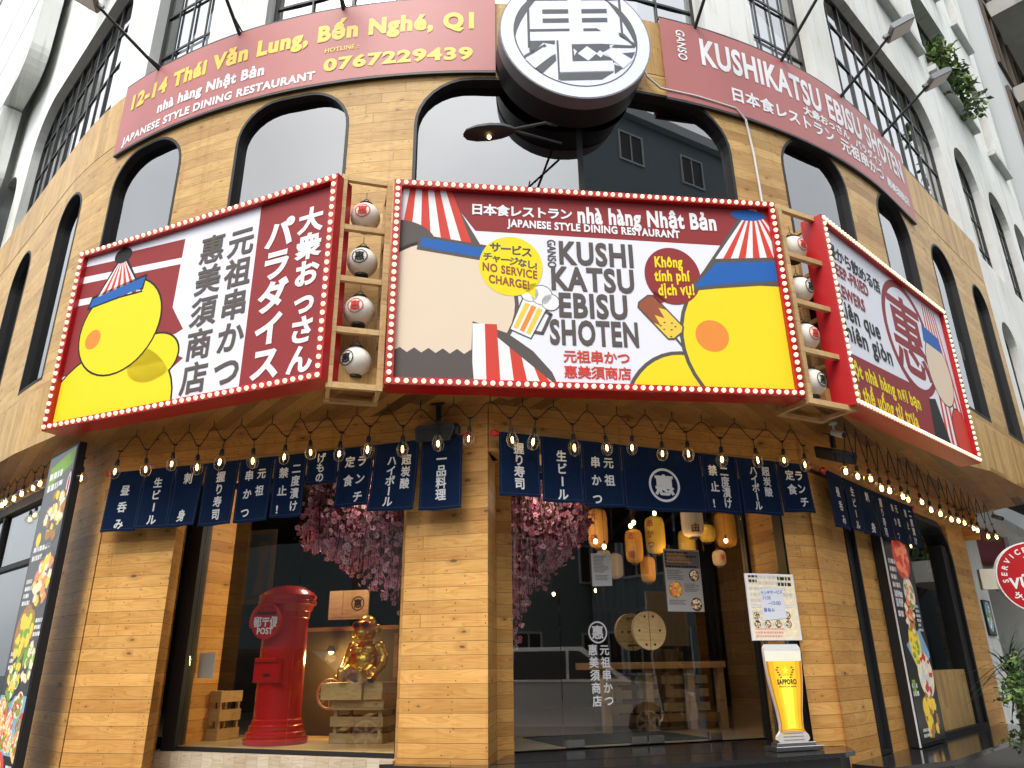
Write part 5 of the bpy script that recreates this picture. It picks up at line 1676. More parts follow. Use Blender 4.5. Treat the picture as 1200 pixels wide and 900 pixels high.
for i in range(210):                      # door side
    x = -.0 + .80 * rnd.random() ** 1.2
    t = x / .8
    low = 2.20 + .40 * t - (1 - t) ** 1.5 * rnd.random() * .85 - .10 * rnd.random()
    strand(x - .10, inner_y(x) + rnd.uniform(0, .5), 3.05 + rnd.uniform(-.1, .1), low, .10 * rnd.random(), rnd.uniform(-.05, .05))
for k in range(8): br.tube([(-.5, 7.38, 2.7 + .05 * k), (-.5 + (-1 if k % 2 else 1) * .5, 7.25 + .05 * k, 3.05), (-.5 + (-1 if k % 2 else 1) * (.8 + .1 * k), 7.2 + .06 * k, 3.1)], [.025, .016, .008], 6)
br.build('branch', root)
bl = MB()
def flower(p, r, m_):
    ax = Vector((rnd.uniform(-1, 1), rnd.uniform(-1.6, .4), rnd.uniform(-.8, .8))).normalized()
    x = ax.orthogonal().normalized(); y = ax.cross(x)
    bl.use(m_)
    for k in range(5):
        a = 2 * pi * k / 5
        d = x * cos(a) + y * sin(a); e = y * cos(a) - x * sin(a)
        q = [p, p + d * r * .6 + e * r * .48 + ax * r * .22, p + d * r * 1.05 + ax * r * .12, p + d * r * .6 - e * r * .48 + ax * r * .22]
        bl.add([tuple(v) for v in q], [(0, 1, 2), (0, 2, 3)])
    bl.use('petal_eye')
    c = p + ax * r * .10
    bl.add([tuple(c + (x * cos(a) + y * sin(a)) * r * .24) for a in (0, 1.26, 2.5, 3.8, 5.0)], [(0, 1, 2, 3, 4)])
for pts in strands:
    for i in range(20):
        t = rnd.random() ** .8 * (len(pts) - 1.01)
        a, c = Vector(pts[int(t)]), Vector(pts[int(t) + 1])
        p = a.lerp(c, t % 1) + Vector((rnd.gauss(0, .025), rnd.gauss(0, .025), rnd.gauss(0, .025)))
        flower(p, rnd.uniform(.020, .034), 'petal' if rnd.random() < .72 else 'petal_pale')
tag(bl.build('blossom', root, fix=False), kind='stuff')

# ------------------------------------------------------------------ inside the door
LT = WF((1.2, 8.6), 69)
def amber(u, z, w_, h, w, m_, label, mark=None):
    w_, h = w_ * .92, h * .94
    root = thing('paper_lantern', LT(u, z - h / 2, w), label, 'lantern', 'amber lanterns inside the shop')
    b = MB().use(m_)
    c = LT(u, z, w)
    prof = []
    n = 20
    ex = .55 if h > w_ * 1.2 else .9
    for i in range(n + 1):
        t = -1 + 2 * i / n
        prof.append((w_ / 2 * (max(.0, 1 - abs(t) ** (2 / ex * 1.35)) ** .5 * .62 + .38) * (1 if i % 2 else .985), h / 2 * t))
    b.lathe(prof, 20, c); b.build('shade', root)
    b = MB().use('black_metal')
    for sg in (-1, 1):
        b = MB().use('black_metal'); b.lathe([(w_ * .21, sg * h / 2 - .008), (w_ * .21, sg * (h / 2 + .02)), (w_ * .12, sg * (h / 2 + .022))], 14, c); b.build('cap', root)
    b = MB().use('black_metal'); b.tube([(c[0], c[1], c[2] + h / 2), (c[0], c[1], 3.38)], .003, 4); b.build('hanger', root)
    if mark:
        r_ = w_ / 2 + .002
        q = lambda a, v, ww: (c[0] + (r_ + ww) * sin(a / r_ + mark[1]), c[1] - (r_ + ww) * cos(a / r_ + mark[1]), c[2] + v)
        t = MB(q).use(mark[2])
        if mark[0] == 'LOGO': logo(t, (0, 0), w_ * .26, 0)
        else: vtext(t, mark[0], 0, h * .28, 0, -h * .28, w_ * .42, 0, .03)
        t.build('mark', root, fix=False)
for a in ((-.26, 2.75, .25, .48, 0, 'amber_paper', 'tall amber lantern beside the blossom inside the door', ('大衆', -.55, 'print_brown')), (.14, 2.55, .22, .40, .1, 'amber_paper', 'amber lantern with dark writing, just above the white notice inside the door', ('酒場', -.5, 'print_brown')),
          (.06, 2.42, .2, .36, -.5, 'dim_paper', 'dim lantern half hidden behind the amber one inside the door', None), (.43, 2.69, .25, .46, .1, 'yellow_paper', 'tall yellow lantern left of the beige printed one inside the door', ('串かつ', -.7, 'print_brown')),
          (.42, 2.32, .19, .32, -.1, 'amber_paper', 'small amber lantern hanging low left of the menu poster', None), (.68, 2.82, .27, .44, .5, 'dim_paper', 'beige printed lantern close under the door curtain', ('自由', 0, 'print_brown')),
          (.92, 2.62, .22, .36, 0, 'yellow_paper', 'amber lantern right behind the top of the menu poster', None), (1.15, 2.74, .21, .22, .1, 'yellow_paper', 'small ball shaped amber lantern inside the door', None),
          (1.42, 2.80, .27, .46, .1, 'amber_paper', 'largest amber lantern at the right side inside the door', None), (1.21, 2.44, .17, .19, .2, 'dim_paper', 'little beige ball lantern with a red mark inside the door', ('LOGO', .35, 'print_red')),
          (-.80, 2.55, .2, .5, -.3, 'amber_paper', 'amber lantern hanging behind the pink blossom', None), (.60, 2.50, .2, .34, -1.2, 'dim_paper', 'pale lantern deep inside the shop between two amber ones', None), (.25, 2.86, .2, .3, -1.0, 'dim_paper', 'pale lantern deep inside just under the curtain', None)):
    amber(*a)
pr = None
def pendant(p, drop):
    global pr
    if pr is None:
        pr = thing('pendant_bulb', p, 'small glowing bulb on a thin wire inside the dark shop', 'bulb', 'small bulbs inside the shop')
        b = MB().use('bulb_glow'); b.ball((p[0], p[1], p[2]), (.022, .022, .028), 10, 7); b.build('bulb', pr)
        b = MB().use('black_metal'); b.tube([(p[0], p[1], p[2] + .02), (p[0], p[1], p[2] + .06)], .013, 8); b.tube([p, (p[0], p[1], p[2] + drop)], .003, 4); b.build('wire', pr)
        return pr
    c = copy_tree(pr); c.location = p
    return c
for u, z, w in ((.0, 2.74, .3), (.10, 2.80, .2), (.32, 2.9, .3), (.82, 2.80, .25), (.98, 2.86, .2), (1.22, 2.62, .35), (1.55, 2.55, .3), (-.78, 2.92, .3), (-.45, 2.55, .3), (-.40, 2.48, .4), (.05, 2.2, -2), (.9, 2.3, -2.4)):
    pendant(LT(u, z, w), .4)
pendant((-3.15, 8.15, 2.66), .5)
for p_, en in (((.70, 8.0, 2.62), 6.0), ((-1.85, 7.95, 2.72), 14.0), ((-1.0, 7.95, 2.78), 10.0), ((.34, 7.22, 2.88), 1.3), ((-1.38, 6.86, 2.90), 1.3)):  # extra bulbs with fill lights, added only to brighten the dark blossom
    c = pendant(p_, .5)
    l_ = bpy.data.lights.new('blossom_fill_light', 'POINT'); l_.energy = en; l_.color = (1, .80, .62); l_.shadow_soft_size = .06
    o_ = bpy.data.objects.new('blossom_fill_light', l_); COL.objects.link(o_); o_.parent = c; o_.location = (0, -.05, -.05)
for s, z, w in ((-2.2, 6.15, -1.2), (-1.75, 6.32, -1.2), (1.05, 6.05, -1.3), (2.55, 6.05, -1.2), (3.0, 6.4, -1.4), (4.3, 6.25, -1.3), (.15, 6.3, -1.5)):
    c = pendant(CF(s, z, w), .4)
    c['label'] = 'small glowing bulb on a wire behind an upper arched window'; c['group'] = 'small bulbs behind the upper windows'
li = bpy.data.lights.new('lantern_light', 'POINT'); li.energy = 5; li.color = (1, .58, .22); li.shadow_soft_size = .12
lo_ = bpy.data.objects.new('lantern_light', li); COL.objects.link(lo_); lo_.location = (1.9, 8.4, 2.35)
root = thing('bar_counter', LT(.3, .62, 0), 'rough wooden counter with a crate front, inside the door', 'counter')
b = MB(LT).use('crate_wood'); b.box(-.40, 1.25, 1.24, 1.31, -.45, .05, bev=.004); b.build('counter_top', root)
for u in (-.30, .22, .75, 1.15):
    b = MB(LT).use('crate_wood'); b.box(u, u + .08, .615, 1.24, -.06, .02); b.build('leg', root)
b = MB(LT).use('pine_dark'); b.box(-.21, 1.14, .70, .78, -.045, .0); b.box(-.21, 1.14, .615, 1.2, -.44, -.42); b.build('stretcher', root)
b = MB(LT).use('crate_wood')
for i in range(3):
    for j in range(4):
        u, v = -.17 + j * .33, .80 + i * .14
        b.box(u + (.04 if i % 2 else 0), u + .27, v, v + .085, -.12 - .02 * ((i + j) % 3), -.10)
        b.box(u + .06 + .05 * (i % 2), u + .12 + .05 * (i % 2), v - .10, v + .12, -.16, -.14)
b.build('slat_front', root)
root = thing('door_mat', (1.2, 8.0, .612), 'dark blue mat on the floor inside the glass door', 'mat')
b = MB(FD).use('mat_blue'); b.box(.55, 2.1, .613, .622, -1.1, -.15); b.build('mat', root)
# notices on the door glass
root = thing('notice_paper', FD(.96, 2.0, .01), 'white typed notice on the left leaf of the glass door', 'notice')
b = MB(FD).use('paper'); b.add([(.855, 1.99, .006), (1.065, 2.0, .006), (1.07, 2.30, .006), (.855, 2.30, .006), (.855, 1.99, .008), (1.065, 2.0, .008), (1.07, 2.30, .008), (.855, 2.30, .008)], [(3, 2, 1, 0), (4, 5, 6, 7), (0, 1, 5, 4), (1, 2, 6, 5), (2, 3, 7, 6), (3, 0, 4, 7)]); b.build('sheet', root)
b = MB(FD); A = Art(b, (0, 3, 0, 3), .0085); rows(A, 'print_lightgrey', .88, 2.27, .16, 12, .008, 0, 5); rows(A, 'print_lightgrey', .89, 2.09, .15, 4, .008, 0, 6); b.build('print', root, fix=False)
root = thing('menu_poster', FD(1.87, 1.77, .01), 'white poster with food photographs on the right leaf of the glass door', 'poster')
b = MB(FD).use('paper'); b.box(1.665, 2.085, 1.77, 2.375, .004, .008); b.build('sheet', root)
b = MB(FD); A = Art(b, (1.67, 2.08, 1.775, 2.37), .0085)
A.p('print_lightgrey', [(1.67, 2.19), (2.08, 2.19), (2.08, 2.36), (1.67, 2.36)], 0); rows(A, 'plate_dark', 1.68, 2.33, .39, 5, .02, 1, 3); rows(A, 'food_brown', 1.7, 2.32, .3, 4, .016, 2, 13)
dish(A, (1.77, 1.98), .075, 'food_brown', ['food_yellow', 'food_salmon'], 1, 41); dish(A, (2.0, 2.12), .055, 'plate_dark', ['food_cream', 'food_brown'], 1, 42); dish(A, (2.0, 1.84), .06, 'plate_dark', ['food_brown', 'food_cream'], 1, 43)
rows(A, 'print_lightgrey', 1.69, 2.16, .2, 6, .010, 1, 44); rows(A, 'print_lightgrey', 1.88, 2.03, .18, 5, .010, 1, 45); rows(A, 'print_lightgrey', 1.69, 1.87, .2, 3, .010, 1, 46)
b.build('print', root, fix=False)

# ------------------------------------------------------------------ before the right pillar: price board and beer cut-out
BP = WF((2.2, 6.83), 71)
root = thing('price_board', BP(.14, .602, -.08), 'white price board with a pale handwritten note, above the beer cut-out', 'notice board')
b = MB(BP).use('paint_white'); b.box(-.115, .405, 1.47, 2.045, -.075, -.05, bev=.004); b.build('board', root)
b = MB(BP).use('steel'); b.box(.02, .05, .63, 1.47, -.09, -.07); b.box(.24, .27, .63, 1.47, -.09, -.07); b.box(-.05, .35, .604, .63, -.16, -.02); b.build('stand', root)
b = MB(BP); A = Art(b, (-.10, .39, 1.485, 2.03), -.0495)
A.p('food_cream', [(-1, 1), (1, 1), (1, 3), (-1, 3)], 0)
rows(A, 'letter_dim', -.09, 2.0, .48, 9, .03, 1, 60); rows(A, 'plate_dark', -.09, 2.01, .12, 2, .025, 2, 61); rows(A, 'plate_dark', .22, 1.99, .15, 2, .03, 2, 62); rows(A, 'print_pink', -.08, 1.56, .4, 3, .018, 2, 63)
A.p('paint_white', [(-.1, 1.755), (.4, 1.755), (.4, 1.765), (-.1, 1.765)], 2)
for i in range(8): dish(A, (-.05 + .11 * (i % 4), 1.68 - .07 * (i // 4)), .03, 'plate_dark', ['food_brown', 'food_cream'], 2, 70 + i)
A.p('sign_white', [(.02, 1.64), (.27, 1.66), (.255, 1.93), (.01, 1.91)], 7)
b.use('print_blue')
for i, ch in enumerate('ランチサービス'): ktext(b, ch, .035 + i * .034, 1.875 + i * .002, .036, -.046, .01)
htext(b, '11:30', .04, .12, 1.82, .030, -.046, .01); htext(b, '~15:00', .09, .22, 1.775, .030, -.046, .01)
for i, ch in enumerate('昼呑み'): ktext(b, ch, .05 + i * .04, 1.73, .036, -.046, .012)
b.build('print', root, fix=False)
root = thing('beer_cutout', BP(.14, .602, 0), 'cut-out of a tall glass of lager on a steel foot, right of the door', 'display')
prof = [(.66, .135), (.685, .165), (.715, .158), (.75, .120), (.80, .117), (.90, .128), (1.02, .152), (1.15, .175), (1.28, .188), (1.38, .193), (1.41, .190), (1.44, .165)]
cen = .135
b = MB(BP).use('glass_edge')
out = [(cen + h, v) for v, h in prof] + [(cen - h, v) for v, h in prof[::-1]]
b.prism(out, -.03, -.005); b.build('board', root)
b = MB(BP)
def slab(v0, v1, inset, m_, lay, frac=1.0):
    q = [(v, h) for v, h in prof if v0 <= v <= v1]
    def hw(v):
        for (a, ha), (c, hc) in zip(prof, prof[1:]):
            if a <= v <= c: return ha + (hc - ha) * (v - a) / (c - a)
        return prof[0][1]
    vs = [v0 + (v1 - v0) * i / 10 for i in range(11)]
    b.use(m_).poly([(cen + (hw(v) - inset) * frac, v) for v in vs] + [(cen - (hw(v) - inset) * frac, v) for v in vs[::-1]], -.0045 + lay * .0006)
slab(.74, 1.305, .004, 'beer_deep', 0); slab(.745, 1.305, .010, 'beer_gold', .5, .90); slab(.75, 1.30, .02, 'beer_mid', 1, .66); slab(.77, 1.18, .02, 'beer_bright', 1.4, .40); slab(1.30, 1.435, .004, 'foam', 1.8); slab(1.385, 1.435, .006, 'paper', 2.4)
for v in (.68, .705, .73, .755): b.use('print_lightgrey').poly([(cen - .105, v), (cen + .105, v), (cen + .10, v + .006), (cen - .10, v + .006)], -.003)
b.use('print_black'); htext(b, 'SAPPORO', cen - .095, cen + .105, 1.115, .038, -.002, .05)
b.use('print_brown'); htext(b, 'PREMIUM BEER', cen - .08, cen + .10, 1.09, .012, -.002, .03)
b.use('beer_bright'); b.poly([(cen + .005 + (.035 if i % 2 == 0 else .015) * sin(i * pi / 5), 1.225 + (.035 if i % 2 == 0 else .015) * cos(i * pi / 5)) for i in range(10)], -.0015)
b.use('print_brown')
for sg in (-1, 1):
    for k in range(5): b.poly(circle((cen + sg * (.085 - .012 * abs(k - 3)), 1.17 + k * .02), (.014, .007), 8), -.002)
b.build('print', root, fix=False)
b = MB(BP).use('steel'); b.box(-.10, .37, .604, .64, -.10, .07, bev=.004); b.box(-.06, .33, .64, .665, -.06, .03, bev=.004); b.build('foot', root)

# ------------------------------------------------------------------ right edge: round sign, poster, plants
VP = WF((5.9, 9.2), 105)
vc = (.335, 2.20)
root = thing('hanging_sign', VP(*vc, -.05), 'round red sign of serviced apartments sticking out at the right edge', 'sign')
b = MB(VP).use('paint_white'); b.prism(circle(vc, .415, 48), -.10, 0, smooth=True); b.build('disc', root)
b = MB(VP).use('sign_red'); b.poly(circle(vc, .40, 48), .002); b.build('sign_face', root, fix=False)
b = MB(VP).use('letter_white')
for i, ch in enumerate('SERVICED'):
    a = R(186 - i * 14.5)
    vs, fs = glyphs(ch, .03)
    wd = (min(p[0] for p in vs) + max(p[0] for p in vs)) / 2
    P = []
    for x, y, z in vs:
        lx, ly = (x - wd) * .085, y * .085 - .03
        q = .325 + ly
        P.append((vc[0] + q * cos(a) + lx * sin(a), vc[1] + q * sin(a) - lx * cos(a), .0035))
    b.add(P, fs)
htext(b, 'VŨ G', vc[0] - .29, vc[0] + .12, vc[1] - .12, .115, .0035, .04)
for i, ch in enumerate('サービ'):
    a = R(222 + i * 17)
    vs, fs = glyphs(ch, .03)
    P = []
    for x, y, z in vs:
        lx, ly = (x - .5) * .095, (y - .38) * .095
        P.append((vc[0] + .31 * cos(a) - lx * sin(a) - ly * cos(a), vc[1] + .31 * sin(a) + lx * cos(a) - ly * sin(a), .0035))
    b.add(P, fs)
b.poly([(vc[0] - .08, vc[1] + .24), (vc[0] - .02, vc[1] + .25), (vc[0] + .08, vc[1] + .09), (vc[0] + .03, vc[1] + .09)], .0036)
b.build('lettering', root, fix=False)
b = MB(VP).use('cream_panel'); b.box(-.24, -.02, vc[1] - .12, vc[1] + .12, -.12, -.02); b.build('bracket', root)
b = MB(VP).use('black_metal'); b.tube([(-.1, vc[1] + .10, -.1), (.25, vc[1] + .10, -.9)], .018, 8); b.tube([(-.1, vc[1] - .10, -.1), (.25, vc[1] - .10, -.9)], .018, 8); b.build('arm', root)
root = thing('poster', FR_(6.4, 1.6, 0), 'small dark framed poster on the white pier', 'poster')
b = MB(FR_).use('black_frame'); b.box(6.28, 6.72, 1.62, 2.14, -.05, -.02); b.build('frame', root)
b = MB(FR_); A = Art(b, (6.30, 6.70, 1.64, 2.12), -.0195); A.p('plate_dark', [(6, 1), (7, 1), (7, 3), (6, 3)], 0); dish(A, (6.5, 1.9), .16, 'plate_blue', ['plate_dark', 'food_cream', 'food_green'], 1, 90, 1.3); b.build('print', root, fix=False)
def leafy(mb, c, r, n, size, mats, rnd, flat=1.0):
    for i in range(n):
        d = Vector((rnd.gauss(0, 1), rnd.gauss(0, 1), rnd.gauss(0, 1))).normalized() * rnd.random() ** .4
        p = Vector((c[0] + d.x * r[0], c[1] + d.y * r[1], c[2] + d.z * r[2]))
        a = Vector((rnd.uniform(-1, 1), rnd.uniform(-1, 1), rnd.uniform(-.9, .3))).normalized()
        s_ = a.cross(Vector((rnd.uniform(-1, 1), rnd.uniform(-1, 1), rnd.uniform(-1, 1)))).normalized()
        L = size * rnd.uniform(.6, 1.3)
        nrm = a.cross(s_) * L * .12
        mb.use(mats[int(rnd.random() * len(mats))])
        mb.add([tuple(p), tuple(p + a * L * .5 + s_ * L * .26 + nrm), tuple(p + a * L), tuple(p + a * L * .5 - s_ * L * .26 + nrm)], [(0, 1, 2), (0, 2, 3)])
rnd = random.Random(11)
bx_, by_ = 5.52, 8.42
root = thing('potted_bush', (bx_, by_, .14), 'leafy green bush at the lower right edge before the granite ledge', 'plant')
b = MB().use('concrete'); b.lathe([(.20, 0), (.26, .30), (.28, .34), (.24, .34), (.22, .30)], 20, (bx_, by_, .14)); b.build('pot', root)
b = MB().use('bark')
for k in range(9):
    a = k * .7
    b.tube([(bx_, by_, .4), (bx_ + .15 * cos(a), by_ + .15 * sin(a), .8), (bx_ + .4 * cos(a), by_ + .4 * sin(a), 1.15 + .1 * sin(3 * a))], [.018, .012, .005], 5)
b.build('stem', root)
b = MB()
for k in range(15):
    leafy(b, (bx_ + rnd.uniform(-.36, .36), by_ + rnd.uniform(-.36, .36), .80 + rnd.uniform(-.45, .45)), (.22, .22, .17), 95, .075, ['leaf_dark', 'leaf_mid', 'leaf_mid', 'leaf_pale'], rnd)
b.build('foliage', root, fix=False)
sx_, sy_ = 6.25, 10.05
root = thing('spiky_plant', (sx_, sy_, .14), 'spiky dark bladed plant before the white pier', 'plant')
b = MB().use('concrete'); b.lathe([(.22, 0), (.27, .28), (.29, .31), (.25, .31)], 20, (sx_, sy_, .14)); b.build('pot', root)
b = MB().use('bark'); b.tube([(sx_, sy_, .4), (sx_ + .02, sy_, .9), (sx_ - .03, sy_, 1.25)], [.045, .035, .03], 8); b.build('stem', root)
b = MB().use('blade')
for k in range(90):
    a, e = rnd.uniform(0, 6.28), rnd.uniform(-.3, 1.3)
    L = rnd.uniform(.45, .85)
    z0 = 1.1 + rnd.uniform(-.25, .2)
    d = Vector((cos(a) * cos(e), sin(a) * cos(e), sin(e)))
    s_ = d.cross(Vector((0, 0, 1))).normalized() * .016
    P = []
    for i in range(6):
        t = i / 5
        p = Vector((sx_, sy_, z0)) + d * L * t + Vector((0, 0, -.42 * L * t * t))
        w_ = (1 - t) ** .7 * (.5 + min(1, t * 4) * .5)
        P += [tuple(p - s_ * w_), tuple(p + s_ * w_)]
    b.add(P, [(2 * i, 2 * i + 1, 2 * i + 3, 2 * i + 2) for i in range(5)])
b.build('foliage', root, fix=False)
# white cable on the boards
root = thing('cable', CF(2.1, 7.1, .06), 'white cable running round the arched window from the round sign', 'cable')
b = MB(CF).use('cable_white'); b.tube([(1.92, 7.55, .06), (2.0, 7.32, .05), (2.15, 7.19, .05), (2.6, 7.19, .05), (3.10, 7.17, .05), (3.22, 7.05, .05), (3.26, 6.6, .05), (3.28, 5.6, .05)], .012, 6); b.build('cable', root)

# ------------------------------------------------------------------ green on the upper floors
def planter(s0, s1, z, label, n=9, seed=1, size=.16):
    r2 = random.Random(seed)
    root = thing('balcony_plant', CF((s0 + s1) / 2, z, .05), label, 'plant', 'plants on the window sills')
    b = MB(CF).use('concrete'); b.box(s0, s1, z, z + .16, -.22, .04); b.build('trough', root)
    b = MB()
    for k in range(n):
        s = s0 + (s1 - s0) * (k + .5) / n
        leafy(b, CF(s, z + .25 + r2.uniform(-.25, .35), r2.uniform(-.05, .18)), (.34, .34, .30), 120, size, ['leaf_mid', 'leaf_pale', 'leaf_pale', 'leaf_dark'], r2)
    b.build('foliage', root, fix=False)
planter(11.0, 12.9, 12.5, 'bright green ferny plants spilling over a white window sill, upper right', 9, 5)
planter(-6.9, -6.2, 11.6, 'wispy green shrub high at the left above the flood light', 3, 8, .12)

# ------------------------------------------------------------------ neighbours in view
NB = thing('neighbour_building', CF(-12.5, 0, .5), 'pale grey building with rounded stacked balconies at the upper left corner', 'building')
nf = lambda s, z, w: CF(s, z, w)
b = MB(nf).use('grey_render')
b.box(-22, -11.6, 0, 22, -2, .10)
b.build('wall', NB)
for k in range(8):
    z0 = 3.6 + k * 2.05
    e = -11.15 if z0 < 11.5 else -9.75
    b = MB(nf).use('white_render_side')
    rr = .55
    b.prism([(-22, z0), (e - rr, z0)] + [(e - rr + rr * sin(R(15 * i)), z0 + rr - rr * cos(R(15 * i))) for i in range(1, 7)] + [(e, z0 + 1.98), (-22, z0 + 1.98)], .10, .42)
    b.build('balcony_front', NB)
    b = MB(nf).use('dark_render'); b.box(-22, e - .1, z0 + 1.98, z0 + 2.05, .10, .40); b.build('joint', NB)
b = MB(nf).use('white_render_side'); b.box(-22, -11.2, 20.05, 20.4, -2, .45); b.build('parapet', NB)

TB = thing('apartment_tower', CF(26, 0, 0), 'tall apartment tower with brown window frames and planted balconies at the far right', 'building')
b = MB(CF).use('pale_render'); b.box(17.05, 38, 0, 40, -6, .35); b.build('wall', TB)
for i in range(7):
    for k in range(10):
        b = MB(CF).use('brown_interior')
        s0, z0 = 17.5 + i * 2.6, 3.9 + k * 3.2
        o = (s0, s0 + 2.0, z0, z0 + 2.4, .03)
        frame_ring(b, o, .09, .33, .43); b.box(s0 + .97, s0 + 1.03, z0 + .09, z0 + 2.31, .37, .41)
        fo = b.build('window', TB)
        p = MB(CF).use('grid_glass'); p.box(s0 + .1, s0 + 1.9, z0 + .1, z0 + 2.3, .355, .365); p.build('pane', fo)
for k in range(10):
    b = MB(CF).use('concrete'); z0 = 3.2 + k * 3.2
    b.box(18.7, 37, z0, z0 + .55, .35, 1.8, bev=.03); b.build('balcony', TB)
b = MB(CF).use('concrete'); b.box(17.0, 38.1, 40, 40.6, -6.1, .6); b.build('roof', TB)
r3 = random.Random(21)
for k in range(3, 10):
    root = thing('balcony_plant', CF(28, 3.75 + k * 3.2, 1.6), 'trailing greenery along the balcony edges of the far right tower', 'plant', 'trailing greenery on the tower balconies')
    b = MB()
    for i in range(17): leafy(b, CF(18.9 + i * 1.05, 3.7 + k * 3.2 + r3.uniform(-.5, .25), 1.75 + r3.uniform(-.1, .2)), (.6, .6, .45), 60, .34, ['leaf_mid', 'leaf_pale', 'leaf_dark'], r3)
    b.build('foliage', root, fix=False)

# ------------------------------------------------------------------ the street behind the camera (seen in the glass)
def block(name, x0, x1, y0, y1, h, matn, label, ncol, face, floor=3.3, wn_=(1.3, 1.5)):
    root = thing(name, ((x0 + x1) / 2, (y0 + y1) / 2, 0), label, 'building')
    b = MB().use(matn)
    b.add([(x0, y0, 0), (x1, y0, 0), (x1, y1, 0), (x0, y1, 0), (x0, y0, h), (x1, y0, h), (x1, y1, h), (x0, y1, h)], [(3, 2, 1, 0), (4, 5, 6, 7), (0, 1, 5, 4), (1, 2, 6, 5), (2, 3, 7, 6), (3, 0, 4, 7)])
    b.build('wall', root)
    b = MB().use('pale_render'); b.add([(x, y, z) for z in (h, h + .5) for x, y in ((x0 - .3, y0 - .3), (x1 + .3, y0 - .3), (x1 + .3, y1 + .3), (x0 - .3, y1 + .3))], [(3, 2, 1, 0), (4, 5, 6, 7), (0, 1, 5, 4), (1, 2, 6, 5), (2, 3, 7, 6), (3, 0, 4, 7)]); b.build('roof', root)
    for fc in face:
        if fc == 'n': fr = lambda u, v, w: (x1 - u, y1 + w, v); L = x1 - x0
        else: fr = lambda u, v, w: (x0 - w, y1 - u, v); L = y1 - y0
        for k in range(int((h + .8) / floor)):
            for i in range(ncol):
                u = L * (i + .5) / ncol - wn_[0] / 2
                b = MB(fr).use('pale_render'); frame_ring(b, (u, u + wn_[0], .9 + k * floor, .9 + k * floor + wn_[1], .02), .08, 0, .06); b.box(u + wn_[0] / 2 - .03, u + wn_[0] / 2 + .03, .98 + k * floor, .82 + k * floor + wn_[1], .01, .05)
                fo = b.build('window', root)
                p = MB(fr).use('black_frame'); p.box(u + .08, u + wn_[0] - .08, .98 + k * floor, .82 + k * floor + wn_[1], .005, .02); p.build('pane', fo)
    return root
block('office_block', 9, 26, -24, -8, 23, 'dark_render', 'dark blue grey office block across the street, mirrored in the wide upper window', 5, 'nw')
block('shop_house', -9, 8.5, -26, -15, 6.8, 'dark_render', 'low dark shop house straight across the street behind the camera', 6, 'n')
block('side_shop', -34, -17, -8.5, 9, 8.5, 'dark_render', 'dark shop house along the left street behind the parked dark car', 5, 'n')
block('side_terrace', 17, 28, -7.5, -1.5, 7.5, 'dark_render', 'low dark terrace along the right street behind the parked silver car', 4, 'nw')
block('street_terrace', 28, 37, 2, 29, 9, 'dark_render', 'long dark terrace behind the street trees on the right', 7, 'w')
block('corner_house', -30, -10, -22, -9, 9.5, 'pale_render', 'pale corner house across the street on the left behind the camera', 6, 'n')
def street_tree(x, y, h, label, seed):
    r4 = random.Random(seed)
    root = thing('street_tree', (x, y, 0), label, 'tree', 'trees across the street')
    b = MB().use('bark')
    b.tube([(x, y, 0), (x + .1, y, h * .25), (x - .05, y + .1, h * .5), (x, y, h * .8)], [.22, .18, .14, .06], 10)
    for k in range(9):
        a = k * 2.4
        z = h * (.35 + .05 * k)
        b.tube([(x, y, z), (x + 1.0 * cos(a), y + 1.0 * sin(a), z + .8), (x + 2.0 * cos(a), y + 2.0 * sin(a), z + 1.3)], [.08, .05, .02], 6)
    b.build('trunk', root)
    b = MB()
    for k in range(46):
        a, e = r4.uniform(0, 6.28), r4.uniform(-.4, 1.2)
        q = h * .30 * r4.uniform(.5, 1)
        leafy(b, (x + q * cos(a) * cos(e), y + q * sin(a) * cos(e), h * .68 + q * sin(e)), (.75, .75, .55), 75, .26, ['leaf_dark', 'leaf_dark', 'leaf_mid', 'leaf_pale'], r4)
    b.build('crown', root, fix=False)
street_tree(14.5, 2.0, 10.5, 'leafy street tree by the side street, mirrored in the right arched windows', 4)
street_tree(18.5, 8.0, 9.5, 'second leafy tree farther along the side street', 5)
street_tree(16.5, 12.0, 8.5, 'third leafy tree along the right street, level with the slanted curtain', 14)
street_tree(20.5, 16.5, 8.5, 'fourth leafy tree along the right street', 15)
street_tree(24.5, 21.5, 8.5, 'fifth leafy tree, farthest along the right street', 16)
street_tree(-13.5, -1.5, 11, 'leafy street tree on the left, mirrored in the left arched windows', 6)
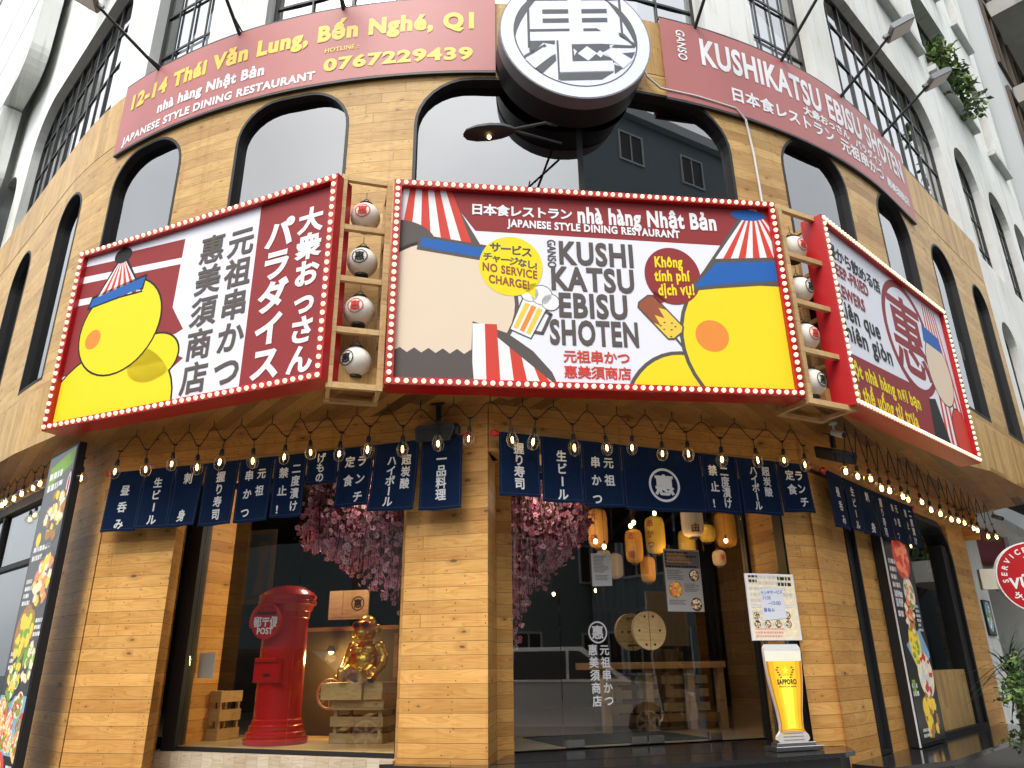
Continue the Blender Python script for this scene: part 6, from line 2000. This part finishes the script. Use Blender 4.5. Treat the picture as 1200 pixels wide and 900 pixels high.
def car(x, y, az, matn, label):
    root = thing('parked_car', (x, y, 0), label, 'car', 'cars parked at the kerb')
    fr = WF((x, y), az)
    body = [(-2.25, .42), (-2.28, .75), (-2.2, .98), (-1.2, 1.02), (1.0, 1.0), (1.95, .90), (2.22, .72), (2.26, .40), (1.8, .28), (-1.8, .28)]
    b = MB(fr).use(matn)
    secs = [(-.88, .05), (-.90, 0), (.90, 0), (.88, .05)]
    for (w0, i0), (w1, i1) in zip(secs, secs[1:]):
        n = len(body)
        sc = lambda p, i: (p[0] * (1 - i * .4), .3 + (p[1] - .3) * (1 - i))
        P = [(*sc(p, i0), w0) for p in body] + [(*sc(p, i1), w1) for p in body]
        b.add(P, [(k, (k + 1) % n, n + (k + 1) % n, n + k) for k in range(n)])
    b.add([(*p, -.88) for p in body], [list(range(len(body)))]); b.add([(*p, .88) for p in body], [list(range(len(body)))])
    cab0 = [(-2.12, .99), (1.15, .99)]; cab1 = [(-1.75, 1.60), (.28, 1.60)]
    P = []
    for (u, v), w_ in ((cab0[0], .84), (cab0[1], .84), (cab1[1], .66), (cab1[0], .66)): P += [(u, v, -w_), (u, v, w_)]
    b.add(P, [(0, 2, 3, 1), (2, 4, 5, 3), (4, 6, 7, 5), (6, 0, 1, 7), (0, 6, 4, 2), (1, 3, 5, 7)])
    b.build('body', root)
    for sg in (-1, 1):
        b = MB(fr).use('black_frame')
        q = lambda u, v: (u, v, sg * (.852 - (v - .99) / .61 * .18))
        for a0, a1, t0, t1 in ((-1.95, -1.05, -1.68, -1.02), (-1.0, -.02, -.97, -.02), (.03, .93, .03, .22)): b.add([q(a0, 1.05), q(a1, 1.05), q(t1, 1.53), q(t0, 1.53)], [(0, 1, 2, 3)])
        b.build('side_window', root, fix=False)
        b = MB(fr).use('lamp_lens'); b.box(2.05, 2.235, .66, .80, sg * .55 - .2, sg * .55 + .2); b.build('headlight', root)
        for u in (-1.42, 1.38):
            b = MB(fr).use('rubber'); b.prism(circle((u, .33), .33, 28), sg * .72, sg * .905); wo = b.build('wheel', root)
            b = MB(fr).use('steel'); ring(b, (u, .33), .21, .18, sg * .910, n=24)
            for k in range(6): b.prism(rot([(-.02, .02), (.02, .02), (.025, .20), (-.025, .20)], (u, .33), k * pi / 3), sg * .905, sg * .914)
            b.build('rim', wo)
    b = MB(fr).use('black_frame'); b.add([(1.10, 1.03, -.74), (1.10, 1.03, .74), (.36, 1.55, .60), (.36, 1.55, -.60)], [(0, 1, 2, 3)]); b.build('windscreen', root, fix=False)
car(6.2, 1.6, 43, 'car_silver', 'silver car parked by the side street, mirrored in the glass door')
car(-7.6, 3.6, 133, 'car_dark', 'dark grey car parked by the left street, mirrored in the display window')
